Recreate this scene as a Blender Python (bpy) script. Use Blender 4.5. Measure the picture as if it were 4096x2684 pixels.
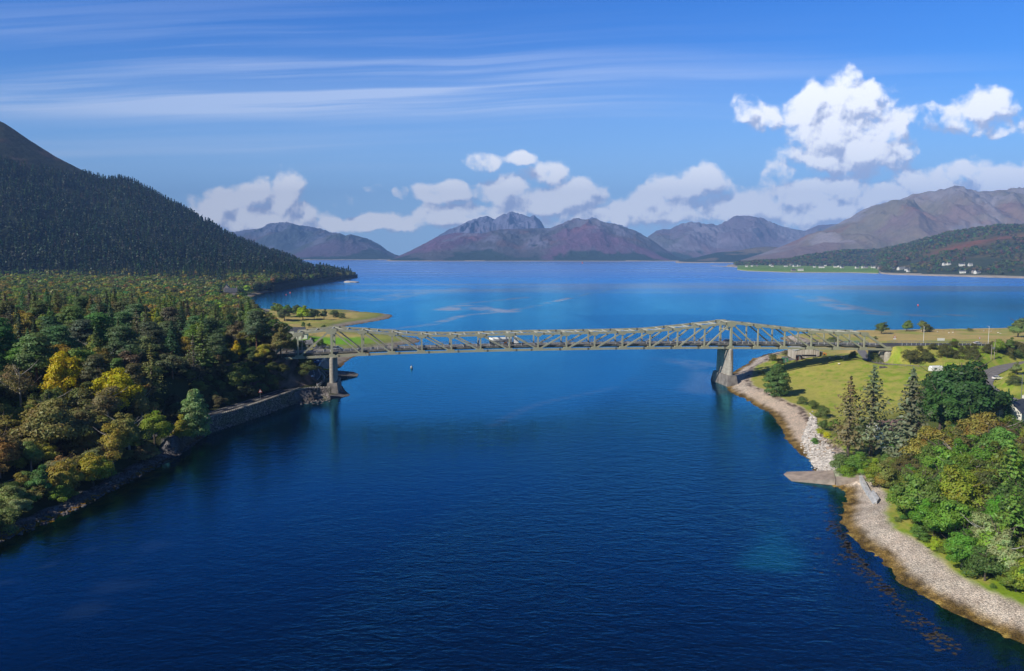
import bpy, bmesh, math, random
import numpy as np
from mathutils import Vector, Matrix
C = bpy.context.scene
for o in list(bpy.data.objects): bpy.data.objects.remove(o)
R = math.radians

# ------------------------------------------------------------------ camera
F, CH = 3150.0, 62.0                       # focal length in photo pixels, camera height in metres
PITCH = math.atan(328/F)
cam_d = bpy.data.cameras.new('camera'); cam = bpy.data.objects.new('camera', cam_d); C.collection.objects.link(cam)
cam.location = (0, 0, CH); cam.rotation_euler = (math.pi/2-PITCH, 0, 0)
cam_d.sensor_width = 36; cam_d.lens = 36*F/4096; cam_d.clip_start = 1; cam_d.clip_end = 80000
C.camera = cam
C.render.resolution_x = 1024; C.render.resolution_y = 671

def ray(px, py):
    x = (px-2048)/F; yv = -(py-1342)/F
    return np.array([x, math.cos(PITCH)+yv*math.sin(PITCH), -math.sin(PITCH)+yv*math.cos(PITCH)])
def G(px, py, z=0.0):                      # where the sight line through a photo pixel meets the level z
    d = ray(px, py); t = (z-CH)/d[2]
    return (d[0]*t, d[1]*t, z)
def PR(x, y, z):
    dz = z-CH; fw = y*math.cos(PITCH)-dz*math.sin(PITCH); up = y*math.sin(PITCH)+dz*math.cos(PITCH)
    return 2048+F*x/fw, 1342-F*up/fw

# ------------------------------------------------------------------ sun, sky, exposure
SUN_EL, SUN_AZ = R(36), math.atan2(-0.82, -0.57)      # the sun stands behind the camera, to the left
S = Vector((math.sin(SUN_AZ)*math.cos(SUN_EL), math.cos(SUN_AZ)*math.cos(SUN_EL), math.sin(SUN_EL)))
sun_d = bpy.data.lights.new('sun', 'SUN'); sun_d.energy = 4.2; sun_d.angle = R(0.5); sun_d.color = (1.0, 0.93, 0.80)
sun = bpy.data.objects.new('sun', sun_d); C.collection.objects.link(sun); sun.rotation_euler = (-S).to_track_quat('-Z', 'Y').to_euler()
sun.location = (-300, -200, 400)
C.view_settings.view_transform = 'Standard'; C.view_settings.look = 'None'
C.view_settings.exposure = 0.40; C.view_settings.gamma = 1.0
C.cycles.max_bounces = 6; C.cycles.diffuse_bounces = 2; C.cycles.glossy_bounces = 3
C.cycles.transparent_max_bounces = 6; C.cycles.volume_bounces = 0; C.cycles.transmission_bounces = 2
C.cycles.sample_clamp_indirect = 4

class NT:                                   # tiny helper for node trees
    def __init__(s, tree): s.t = tree; tree.nodes.clear()
    def n(s, typ, _in=None, **kw):
        nd = s.t.nodes.new(typ)
        for k, v in kw.items(): setattr(nd, k, v)
        if _in:
            for k, v in _in.items():
                sock = nd.inputs[k]
                if hasattr(v, 'is_output'): s.t.links.new(v, sock)
                elif hasattr(v, 'outputs'): s.t.links.new(v.outputs[0], sock)
                else:
                    try: sock.default_value = v
                    except Exception: sock.default_value = tuple(v)+(1,)
        return nd
    def m(s, op, a, b=None, c=None, clamp=False):
        i = {0: a}
        if b is not None: i[1] = b
        if c is not None: i[2] = c
        return s.n('ShaderNodeMath', i, operation=op, use_clamp=clamp).outputs[0]
    def v(s, op, a, b=None, c=None):
        i = {0: a}
        if b is not None: i[1] = b
        if c is not None: i[2] = c
        nd = s.n('ShaderNodeVectorMath', i, operation=op)
        return nd.outputs['Value'] if op in ('LENGTH', 'DOT_PRODUCT', 'DISTANCE') else nd.outputs[0]
    def mixc(s, f, a, b, blend='MIX'):
        nd = s.n('ShaderNodeMix', data_type='RGBA', blend_type=blend)
        for i, v in ((0, f), (6, a), (7, b)):
            if hasattr(v, 'is_output'): s.t.links.new(v, nd.inputs[i])
            elif i == 0: nd.inputs[0].default_value = v
            else: nd.inputs[i].default_value = tuple(v)+((1,) if len(v) == 3 else ())
        return nd.outputs[2]
    def smooth(s, x, lo, hi, a=0., b=1.):
        return s.n('ShaderNodeMapRange', {0: x, 1: lo, 2: hi, 3: a, 4: b}, interpolation_type='SMOOTHSTEP').outputs[0]
    def noise(s, vec, scale, detail=3, rough=.5, dist=0., dim='3D'):
        return s.n('ShaderNodeTexNoise', {'Vector': vec, 'Scale': scale, 'Detail': detail, 'Roughness': rough, 'Distortion': dist}, noise_dimensions=dim).outputs[0]

def uv_of(px, py):
    d = ray(px, py); return d[0]/d[1], d[2]/d[1]
w = bpy.data.worlds.new('World'); C.world = w; w.use_nodes = True
t = NT(w.node_tree)
sky = t.n('ShaderNodeTexSky', sky_type='NISHITA', sun_disc=False, sun_elevation=SUN_EL, sun_rotation=SUN_AZ % (2*math.pi), altitude=60, air_density=1.0, dust_density=0.35, ozone_density=2.2)
skc = t.n('ShaderNodeHueSaturation', {'Hue': 0.507, 'Saturation': 1.42, 'Value': 1.0, 'Fac': 1.0, 'Color': sky.outputs[0]}).outputs[0]
gd = t.n('ShaderNodeTexCoord').outputs['Generated']
sep = t.n('ShaderNodeSeparateXYZ', {0: gd})
yy = t.m('MAXIMUM', sep.outputs[1], 0.05)
U = t.m('DIVIDE', sep.outputs[0], yy); V = t.m('DIVIDE', sep.outputs[2], yy)
front = t.smooth(sep.outputs[1], 0.1, 0.3)
pv = t.n('ShaderNodeCombineXYZ', {0: U, 1: V, 2: 0.0}).outputs[0]
# cumulus: (x, y, half width, half height, weight) of the heaps, as directions
BL = [(3250,420,62,95,1.1),(3400,395,135,90,1.1),(3480,365,45,55,1),(3330,520,190,150,1.25),(3450,590,215,120,1.2),(3330,640,190,70,1.1),(3600,600,80,45,.45),(3540,540,110,80,.7),
 (2995,430,60,55,.45),(3075,480,85,60,.6),(3760,470,150,50,.42),(3860,490,90,45,.5),(3935,430,125,80,.95),(4010,500,60,40,.45),
 (2600,800,75,45,.9),(2690,760,80,60,.9),(2845,720,95,62,1.05),(2760,760,90,60,.8),(2640,860,200,50,.95),(2950,830,260,75,1.0),(3110,715,80,65,.7),(3180,780,190,65,.9),
 (3330,740,110,50,.9),(3300,850,300,65,1.0),(3520,800,240,70,.95),(3720,755,180,80,.95),(3850,700,70,65,.8),(4000,740,210,100,1.0),(4150,720,150,80,1.0),(3650,860,300,60,.9),
 (2080,635,65,32,.8),(2180,690,105,62,.95),(1925,655,80,38,.5),(1780,780,115,48,.75),(2010,765,125,60,.95),(2150,810,210,80,1.05),(2290,790,130,70,.95),(2340,745,60,32,.4),
 (1880,865,350,48,.8),(2480,880,60,60,.8),(1600,885,320,40,.8),(2300,870,200,40,.8),
 (1005,775,82,80,1.1),(890,815,130,62,1.0),(1140,790,90,100,1.15),(1205,850,90,60,1.0),(1000,880,320,65,1.0),(1400,905,210,36,.8),(1374,806,50,24,.4),(1608,776,40,28,.38),(1490,755,40,12,.1),
 (4280,520,150,120,.8),(4500,700,200,120,.8),(-250,700,260,120,.7),(-700,600,300,150,.8),(4900,560,260,160,.9)]
def field(p, blobs, free=False):
    acc = None
    for (cx, cy, rx, ry, wt) in blobs:
        u, v_ = uv_of(cx, cy); sx, sy = F/rx, F/ry
        q = t.v('MULTIPLY_ADD', p, (sx, sy, 0), (-u*sx, -v_*sy, 0))
        f = t.m('MULTIPLY_ADD', t.v('LENGTH', q), -1.9, 2.15)
        if not free: f = t.m('MINIMUM', f, 1.55*wt-.18)
        acc = f if acc is None else t.m('SMOOTH_MAX', acc, f, 0.30)
    return acc
def dens(p, det=9.0, vw=-.7, free=False):
    wn = t.n('ShaderNodeTexNoise', {'Vector': p, 'Scale': 14.0, 'Detail': 3.0}, noise_dimensions='2D').outputs['Color']
    p2 = t.v('MULTIPLY_ADD', t.v('SUBTRACT', wn, (.5, .5, .5)), (.030, .024, 0), p)
    f = field(p2, BL, free)
    n1 = t.n('ShaderNodeTexNoise', {'Vector': t.v('MULTIPLY', p2, (1, 1.25, 1)), 'Scale': 20.0, 'Detail': det, 'Roughness': .54, 'Lacunarity': 2.1}, noise_dimensions='2D').outputs[0]
    vo = t.n('ShaderNodeTexVoronoi', {'Vector': p2, 'Scale': 42.0, 'Detail': 2.0, 'Roughness': .5, 'Smoothness': .8}, feature='SMOOTH_F1', voronoi_dimensions='2D').outputs[0]
    return t.m('ADD', f, t.m('ADD', t.m('MULTIPLY_ADD', n1, 2.3, -1.08), t.m('MULTIPLY_ADD', vo, vw, -vw*.44)))
d0 = dens(pv)
ds = dens(pv, 1.6, -.25, True)
d1 = dens(t.v('ADD', pv, (-.010, .0190, 0)), 1.6, -.25, True)
nf0 = t.n('ShaderNodeTexNoise', {'Vector': pv, 'Scale': 62.0, 'Detail': 7.0, 'Roughness': .6}, noise_dimensions='2D').outputs[0]
nf1 = t.n('ShaderNodeTexNoise', {'Vector': t.v('ADD', pv, (-.0022, .0042, 0)), 'Scale': 62.0, 'Detail': 4.0, 'Roughness': .5}, noise_dimensions='2D').outputs[0]
d0 = t.m('ADD', d0, t.m('MULTIPLY_ADD', nf0, .75, -.37))
alpha = t.m('MULTIPLY', t.smooth(d0, -.10, .85), front)
alpha = t.m('MULTIPLY', alpha, t.smooth(V, -.01, .01))
lit = t.m('ADD', t.m('ADD', t.m('MULTIPLY', t.m('SUBTRACT', ds, d1), .46), t.m('MULTIPLY', t.m('SUBTRACT', nf0, nf1), 1.1)), t.m('MULTIPLY_ADD', t.smooth(d0, .1, 1.2), .14, .52), clamp=True)
ccol = t.mixc(t.smooth(lit, .12, .85), (.44, .50, .70), (1.12, 1.13, 1.16))
# cirrus: long thin streaks
rot = t.n('ShaderNodeVectorRotate', {'Vector': pv, 'Angle': R(-2.0)}, rotation_type='Z_AXIS').outputs[0]
wob = t.noise(t.v('MULTIPLY', rot, (2.2, 5, 1)), 1.0, 2, .5, 0, '2D')
pc = t.v('ADD', t.v('MULTIPLY', rot, (.75, 26, 1)), t.n('ShaderNodeCombineXYZ', {1: t.m('MULTIPLY', wob, .45)}).outputs[0])
ci1 = t.m('MULTIPLY_ADD', t.noise(t.v('MULTIPLY', pc, (1.6, 2.6, 1)), 1.0, 5, .6, .1, '2D'), .45, t.m('MULTIPLY', t.noise(pc, 1.0, 5, .55, .05, '2D'), .58))
ci2 = t.noise(t.v('MULTIPLY', rot, (.9, 5.0, 1)), 1.0, 2, .5, .1, '2D')
def band(cy, hh, wgt, x0, x1):
    v0 = uv_of(2048, cy)[1]; b = t.m('DIVIDE', t.m('SUBTRACT', V, v0), hh/F)
    g = t.m('POWER', 2.718, t.m('MULTIPLY', t.m('MULTIPLY', b, b), -1.))
    return t.m('MULTIPLY', t.m('MULTIPLY', g, wgt), t.smooth(U, (x0-2048)/F, (x1-2048)/F))
bands = t.m('ADD', t.m('ADD', band(400, 60, .95, 3000, 700), band(350, 115, .95, -600, 1300)), t.m('ADD', band(610, 60, .45, 2400, 1000), band(150, 150, .42, 5200, -900)))
bands = t.m('MULTIPLY', bands, t.smooth(U, .75, .1))
cir = t.m('MULTIPLY', t.m('MULTIPLY', t.smooth(ci1, .44, .70), bands), t.smooth(ci2, .25, .6, .55, 1.0))
cir = t.m('MULTIPLY', t.m('ADD', cir, t.m('MULTIPLY', bands, .16)), front, clamp=True)
skylin = t.v('MULTIPLY', skc, (.042, .088, .134))
hz = t.smooth(V, .0, .27, .85, 0.)
zen = t.smooth(V, .28, .85, 1.0, .25)
skylin = t.v('MULTIPLY', skylin, t.n('ShaderNodeCombineXYZ', {0: zen, 1: zen, 2: zen}).outputs[0])
skylin = t.mixc(hz, skylin, (.42, .66, 1.0))
c1 = t.mixc(t.m('MULTIPLY', cir, .55), skylin, (.72, .80, .98))
c2 = t.mixc(alpha, c1, ccol)
bg = t.n('ShaderNodeBackground', {'Color': t.v('MULTIPLY', c2, (10., 10., 10.)), 'Strength': 0.1})
t.n('ShaderNodeOutputWorld', {0: bg})
w.cycles.sampling_method = 'MANUAL'; w.cycles.sample_map_resolution = 512

# ------------------------------------------------------------------ numpy noise
def _h(ix, iy, s):
    n = (ix.astype(np.int64)*374761393+iy.astype(np.int64)*668265263+s*1442695041) & 0x7fffffff
    n = ((n ^ (n >> 13))*1274126177) & 0x7fffffff
    return ((n ^ (n >> 16)) & 0xffff)/65535.0
def vnoise(x, y, s=0):
    x = np.asarray(x, float); y = np.asarray(y, float)
    ix = np.floor(x); iy = np.floor(y); fx = x-ix; fy = y-iy; fx = fx*fx*(3-2*fx); fy = fy*fy*(3-2*fy)
    a = _h(ix, iy, s); b = _h(ix+1, iy, s); c = _h(ix, iy+1, s); d = _h(ix+1, iy+1, s)
    return (a*(1-fx)+b*fx)*(1-fy)+(c*(1-fx)+d*fx)*fy
def fbm(x, y, o=4, s=0, g=.5):
    r = 0; a = 1; tt = 0
    for i in range(o):
        r = r+a*vnoise(x*2.03**i+17*i, y*2.03**i-9*i, s+i); tt += a; a *= g
    return r/tt
def ridged(x, y, o=5, s=0):
    r = 0; a = 1; tt = 0
    for i in range(o):
        r = r+a*(1-np.abs(2*vnoise(x*2.07**i+5*i, y*2.07**i+3*i, s+i)-1)); tt += a; a *= .5
    return r/tt
def sstep(a, b, x):
    u = np.clip((np.asarray(x, float)-a)/(b-a), 0, 1); return u*u*(3-2*u)

# ------------------------------------------------------------------ object helpers
def tag(o, label=None, cat=None, group=None, kind=None):
    if label: o['label'] = label
    if cat: o['category'] = cat
    if group: o['group'] = group
    if kind: o['kind'] = kind
    return o
def empty(name, loc, label, cat, group=None, rz=0):
    o = bpy.data.objects.new(name, None); C.collection.objects.link(o); o.location = loc; o.rotation_euler = (0, 0, rz)
    o.empty_display_size = .1
    return tag(o, label, cat, group)
def link(name, me, m=None, parent=None):
    o = bpy.data.objects.new(name, me); C.collection.objects.link(o)
    if m is not None and not me.materials:
        for q in (m if isinstance(m, (list, tuple)) else [m]): me.materials.append(q)
    o.parent = parent
    return o
def npmesh(name, V_, F_, smooth=False):     # V_ (n,3), F_ (m,k) arrays
    V_ = np.asarray(V_, np.float32); F_ = np.asarray(F_, np.int32); k = F_.shape[1]
    me = bpy.data.meshes.new(name); me.vertices.add(len(V_)); me.vertices.foreach_set('co', V_.ravel())
    me.loops.add(F_.size); me.loops.foreach_set('vertex_index', F_.ravel())
    me.polygons.add(len(F_)); me.polygons.foreach_set('loop_start', np.arange(0, F_.size, k, dtype=np.int32))
    me.polygons.foreach_set('loop_total', np.full(len(F_), k, np.int32))
    me.update(calc_edges=True); me.validate()
    if smooth: me.polygons.foreach_set('use_smooth', np.ones(len(me.polygons), bool))
    return me
def attr(me, name, arr, typ='FLOAT'):
    a = me.attributes.new(name, 'FLOAT' if typ == 'FLOAT' else 'FLOAT_COLOR', 'POINT')
    if typ == 'FLOAT': a.data.foreach_set('value', np.asarray(arr, np.float32).ravel())
    else:
        c = np.ones((len(arr), 4), np.float32); c[:, :3] = arr; a.data.foreach_set('color', c.ravel())
class MB:
    def __init__(s): s.v = []; s.f = []
    def add(s, vs, fs):
        b = len(s.v); s.v += [tuple(q) for q in vs]; s.f += [tuple(b+i for i in f) for f in fs]; return s
    def box(s, x0, x1, y0, y1, z0, z1):
        return s.add([(x0,y0,z0),(x1,y0,z0),(x1,y1,z0),(x0,y1,z0),(x0,y0,z1),(x1,y0,z1),(x1,y1,z1),(x0,y1,z1)],
                     [(0,3,2,1),(4,5,6,7),(0,1,5,4),(1,2,6,5),(2,3,7,6),(3,0,4,7)])
    def bar(s, p, q, w_, h_, up=(0, 0, 1)):            # box beam from p to q, w_ sideways, h_ along 'up'
        p = Vector(p); q = Vector(q); d = (q-p).normalized(); sd = d.cross(Vector(up)); 
        if sd.length < 1e-4: sd = Vector((1, 0, 0))
        sd.normalize(); u = sd.cross(d).normalized(); a = sd*w_/2; b = u*h_/2
        return s.add([p-a-b, p+a-b, p+a+b, p-a+b, q-a-b, q+a-b, q+a+b, q-a+b],
                     [(0,3,2,1),(4,5,6,7),(0,1,5,4),(1,2,6,5),(2,3,7,6),(3,0,4,7)])
    def tube(s, pts, rad, n=8, cap=True):
        pts = [Vector(p) for p in pts]; rad = rad if isinstance(rad, (list, tuple)) else [rad]*len(pts); b = len(s.v)
        for i, p in enumerate(pts):
            d = (pts[min(i+1, len(pts)-1)]-pts[max(i-1, 0)]).normalized(); a = d.orthogonal().normalized() if abs(d.z) < .95 else Vector((1, 0, 0))
            a = (a-d*a.dot(d)).normalized(); c = d.cross(a)
            for k in range(n):
                an = 2*math.pi*k/n; s.v.append(tuple(p+(a*math.cos(an)+c*math.sin(an))*rad[i]))
        for i in range(len(pts)-1):
            for k in range(n):
                s.f.append((b+i*n+k, b+i*n+(k+1) % n, b+(i+1)*n+(k+1) % n, b+(i+1)*n+k))
        if cap:
            s.f.append(tuple(b+k for k in reversed(range(n)))); s.f.append(tuple(b+(len(pts)-1)*n+k for k in range(n)))
        return s
    def prism(s, poly, z0, z1):
        n = len(poly); 
        return s.add([(x, y, z0) for x, y in poly]+[(x, y, z1) for x, y in poly],
                     [tuple(reversed(range(n))), tuple(range(n, 2*n))]+[(i, (i+1) % n, n+(i+1) % n, n+i) for i in range(n)])
    def loft(s, secs):                                  # list of rings with the same number of points
        n = len(secs[0]); b = len(s.v)
        for sec in secs: s.v += [tuple(q) for q in sec]
        for i in range(len(secs)-1):
            for k in range(n): s.f.append((b+i*n+k, b+i*n+(k+1) % n, b+(i+1)*n+(k+1) % n, b+(i+1)*n+k))
        s.f.append(tuple(b+k for k in reversed(range(n)))); s.f.append(tuple(b+(len(secs)-1)*n+k for k in range(n)))
        return s
    def build(s, name, m, parent=None, smooth=False):
        me = bpy.data.meshes.new(name); me.from_pydata(s.v, [], s.f); me.update()
        if smooth: me.polygons.foreach_set('use_smooth', np.ones(len(me.polygons), bool))
        return link(name, me, m, parent)
def copy_tree(o, parent=None):
    c = o.copy(); C.collection.objects.link(c); c.parent = parent
    for ch in list(o.children): copy_tree(ch, c)
    return c

# ------------------------------------------------------------------ materials
def mat(name, col, rough=.7, var=.25, scale=1.5, metal=0., bump=0., bscale=None, col2=None, spec=.4):
    m = bpy.data.materials.new(name); m.use_nodes = True; t = NT(m.node_tree)
    co = t.n('ShaderNodeTexCoord').outputs['Object']
    n = t.noise(co, scale, 5, .6)
    c = t.mixc(t.smooth(n, .3, .7), tuple(x*(1-var) for x in col), tuple(min(1, x*(1+var)) for x in (col2 or col)))
    i = {'Base Color': c, 'Roughness': rough, 'Metallic': metal, 'Specular IOR Level': spec}
    if bump: i['Normal'] = t.n('ShaderNodeBump', {'Height': t.noise(co, bscale or scale*4, 5, .6), 'Strength': bump, 'Distance': .1}).outputs[0]
    t.n('ShaderNodeOutputMaterial', {0: t.n('ShaderNodeBsdfPrincipled', i)}); return m
def foliage(name, mode='OBJ'):
    m = bpy.data.materials.new(name); m.use_nodes = True; t = NT(m.node_tree)
    if mode == 'OBJ':
        base = t.n('ShaderNodeObjectInfo').outputs['Color']
        co = t.v('ADD', t.n('ShaderNodeTexCoord').outputs['Object'], t.v('MULTIPLY', t.n('ShaderNodeObjectInfo').outputs['Location'], (.37, .37, .37)))
    else:
        base = t.n('ShaderNodeAttribute', attribute_name='tint').outputs['Color']; co = t.n('ShaderNodeTexCoord').outputs['Object']
    n = t.noise(co, .45, 2, .5); n2 = t.noise(co, 2.3, 2, .5)
    f = t.m('ADD', t.m('MULTIPLY_ADD', n, 1.5, .25), t.m('MULTIPLY_ADD', n2, .8, -.4))
    f = t.m('MULTIPLY', f, 1.30)
    c = t.v('MULTIPLY', base, t.n('ShaderNodeCombineXYZ', {0: t.m('MULTIPLY_ADD', n, 1.1, .75), 1: f, 2: t.m('MULTIPLY', f, .85)}).outputs[0])
    d = t.n('ShaderNodeBsdfDiffuse', {0: c}); tr = t.n('ShaderNodeBsdfTranslucent', {0: t.v('MULTIPLY', c, (1.1, 1.2, .5))})
    gl = t.n('ShaderNodeBsdfGlossy', {0: (.5, .55, .6), 'Roughness': .45})
    s1 = t.n('ShaderNodeMixShader', {0: .30, 1: d, 2: tr}); s2 = t.n('ShaderNodeMixShader', {0: .025, 1: s1, 2: gl})
    t.n('ShaderNodeOutputMaterial', {0: s2}); return m
M = {}
M['leaf'] = foliage('leaf'); M['leaf_mass'] = foliage('leaf_mass', 'ATTR')
M['bark'] = mat('bark', (.11, .085, .065), .9, .4, 3); M['bark_pine'] = mat('bark_pine', (.22, .12, .07), .9, .4, 3); M['bark_pale'] = mat('bark_pale', (.38, .35, .32), .8, .4, 3)
M['steel'] = mat('steel_paint', (.40, .385, .27), .6, .12, .35, col2=(.36, .365, .27))
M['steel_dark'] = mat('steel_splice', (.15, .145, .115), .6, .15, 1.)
M['steel_light'] = mat('steel_top', (.50, .50, .42), .5, .15, 1.)
M['concrete'] = mat('concrete', (.34, .31, .27), .85, .35, .35, bump=.3, bscale=2, col2=(.36, .33, .28))
M['concrete_dark'] = mat('concrete_dark', (.15, .14, .125), .85, .4, .5, bump=.3)
M['asphalt'] = mat('asphalt', (.062, .060, .062), .85, .25, .4); M['asphalt_pale'] = mat('asphalt_pale', (.20, .185, .18), .85, .2, .5)
M['white_paint'] = mat('white_paint', (.75, .75, .73), .5, .05); M['white'] = mat('white_gloss', (.80, .80, .80), .25, .03)
M['grey_metal'] = mat('grey_metal', (.36, .37, .38), .4, .15, 1, metal=.5); M['black'] = mat('black', (.015, .015, .017), .5, .1)
M['red'] = mat('red', (.45, .03, .03), .5, .1); M['tyre'] = mat('tyre', (.02, .02, .02), .8, .1)
M['slate'] = mat('slate', (.075, .08, .095), .6, .3, 1.); M['harl'] = mat('harl', (.72, .71, .66), .8, .08, .8)
M['wood_pale'] = mat('wood_pale', (.36, .31, .26), .8, .3, 1.2); M['wood'] = mat('wood', (.22, .15, .10), .8, .3, 1.2)
def glass(name='glass', col=(.02, .03, .04)):
    m = bpy.data.materials.new(name); m.use_nodes = True; t = NT(m.node_tree)
    t.n('ShaderNodeOutputMaterial', {0: t.n('ShaderNodeBsdfPrincipled', {'Base Color': col, 'Roughness': .05, 'Specular IOR Level': .8})}); return m
M['glass'] = glass()
# ------------------------------------------------------------------ shorelines (world metres) and terrain
def Gs(l, z=0.): return [G(a, b, z)[:2] for a, b in l]
SH_L = [(-128, 40), (-114, 120)]+Gs([(0,2165),(200,2085),(400,1985),(560,1900),(700,1825),(800,1752),(842,1725),(950,1690),(1047,1655),(1130,1625),(1190,1612),(1250,1605),(1300,1598),
  (1372,1592),(1398,1580),(1368,1545),(1345,1520),(1335,1500),(1340,1478),(1362,1470),(1385,1450),(1408,1432),(1440,1424),(1470,1416),(1500,1403),(1560,1392),(1610,1379),(1665,1372),(1688,1362),(1665,1351),(1600,1344),(1480,1334),(1400,1320),(1372,1306),
  (1430,1297),(1510,1284),(1555,1274),(1574,1264),(1560,1257),(1490,1251),(1400,1250),(1445,1245),(1380,1241),(1290,1240),(1210,1236),(1100,1240),(1040,1236),(1005,1215),(1000,1190),(1040,1176),(1100,1165),(1210,1145),(1340,1126),(1372,1122),(1430,1111),(1418,1106)])+[(-470, 2150), (-700, 2500), (-1500, 3000), (-6000, 3600), (-6000, 40)]
SH_R = [(130, 40), (96, 80), (78, 105)]+Gs([(4096,2579),(3889,2482),(3757,2421),(3617,2342),(3508,2219),(3416,2162),(3367,2088),(3369,2060),(3387,2004),(3375,1960),(3330,1940),(3290,1905),(3261,1881),(3242,1842),(3188,1804),(3146,1761),(3127,1715),
  (3085,1654),(3031,1627),(2973,1592),(2910,1563),(2900,1530),(2926,1494),(2953,1476),(2988,1456),(3009,1435),(3067,1417),(3150,1400),(3172,1385),(3160,1368),(3130,1360),(3116,1351),(3156,1343),(3229,1338),(3288,1336),(3400,1328),(3600,1325),(3850,1321),(4096,1317)])+[(700, 850), (1400, 1000), (6000, 1500), (6000, 40)]
def sdist(poly, x, y):
    x = np.asarray(x, float); y = np.asarray(y, float); P = np.array(poly); d2 = np.full(x.shape, 1e18); ins = np.zeros(x.shape, bool)
    for i in range(len(P)):
        ax, ay = P[i]; bx, by = P[(i+1) % len(P)]; ex, ey = bx-ax, by-ay
        tt = np.clip(((x-ax)*ex+(y-ay)*ey)/(ex*ex+ey*ey+1e-9), 0, 1)
        d2 = np.minimum(d2, (x-ax-ex*tt)**2+(y-ay-ey*tt)**2)
        c = ((ay > y) != (by > y)); ins ^= c & (x < (bx-ax)*(y-ay)/((by-ay) if by != ay else 1e-9)+ax)
    return np.where(ins, 1, -1)*np.sqrt(d2)
def sd_all(x, y):
    wob = (fbm(np.asarray(x)*.35, np.asarray(y)*.35, 3, 5)-.5)*2.0*np.clip(np.asarray(y)/400, .5, 3)
    return sdist(SH_L, x, y)+wob, sdist(SH_R, x, y)+wob
# bridge axis
BT = R(7.5); BC, BS = math.cos(BT), math.sin(BT); BY0, BW = 354.0, 13.0
def bp(s, w_, z): return Vector((s*BC-w_*BS, BY0+s*BS+w_*BC, z))
WALL = [G(a, b, 5.2)[:2] for a, b in [(700,1725),(780,1690),(860,1662),(950,1637),(1047,1606),(1120,1580),(1180,1560),(1248,1549),(1322,1549)]]
def off(l, d):                               # offset a polyline to its left
    o = []
    for i, p in enumerate(l):
        a = l[max(i-1, 0)]; b = l[min(i+1, len(l)-1)]; dx, dy = b[0]-a[0], b[1]-a[1]; L = math.hypot(dx, dy); o.append((p[0]-dy/L*d, p[1]+dx/L*d))
    return o
rd = [(x, y, 4.8) for x, y in [(-140, 110), (-134, 150), (-127, 185), (-120, 212)]+off([(-112, 225)]+WALL, 5.0)[2:8]]
rd += [G(a, b, 4.8) for a, b in [(1236,1528),(1258,1506),(1256,1488),(1250,1470),(1258,1452),(1264,1435),(1262,1415),(1268,1400),(1280,1388),(1284,1376)]]
ROADS = {'shore_road': (rd, 3.1, 'asphalt', 3.0),
 'bridge_approach_road': ([tuple(bp(-106, 6.5, 18.2)), tuple(bp(-114, 7.2, 18.3)), (-128,350,18.6), (-141,364,18.8), (-152,384,19), (-162,420,18.5), (-190,480,17), (-260,560,15)], 4.6, 'asphalt', 14.0),
 'main_road': ([tuple(bp(191, 6.5, 17.65)), (205,388,17.4), (235,398,16.0), (270,415,13.6), (330,450,11), (420,520,9), (600,680,8)], 5.0, 'asphalt', 16.0),
 'side_road': ([G(a, b, z) for a, b, z in [(4400,1428,10.5),(4200,1440,10.3),(4096,1452,10),(4010,1468,9.6),(3950,1496,9.2),(3925,1535,8.6),(3975,1572,8.2),(4040,1600,8),(4150,1640,8)]], 3.7, 'asphalt_pale', 5.0),
 'farm_track': ([G(a, b, z) for a, b, z in [(3440,1393,6.),(3452,1415,7.5),(3478,1442,9.2),(3535,1456,10.),(3620,1461,10.3),(3720,1468,10.2),(3800,1480,9.9),(3895,1508,9.2)]], 2.2, 'asphalt_pale', 5.0),
 'village_lane': ([G(a, b, 4.2) for a, b in [(1008,1290),(1030,1275),(1048,1262),(1060,1250),(1068,1243),(1055,1236),(1030,1232)]], 2.6, 'asphalt_pale', 6.0),
 'yard': ([G(a, b, 5.0) for a, b in [(3150,1440),(3200,1432),(3250,1425),(3320,1428)]], 5.0, 'asphalt_pale', 6.0)}
def dense(pts, st=2.0):
    o = []
    for a, b in zip(pts[:-1], pts[1:]):
        n = max(1, int(math.dist(a, b)/st))
        o += [tuple(a[i]+(b[i]-a[i])*k/n for i in range(3)) for k in range(n)]
    o.append(tuple(pts[-1])); 
    P = np.array(o)
    for _ in range(6): P[1:-1] = .5*P[1:-1]+.25*(P[:-2]+P[2:])
    return P
RD = {k: (dense(v[0]), v[1], v[2], v[3]) for k, v in ROADS.items()}
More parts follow.
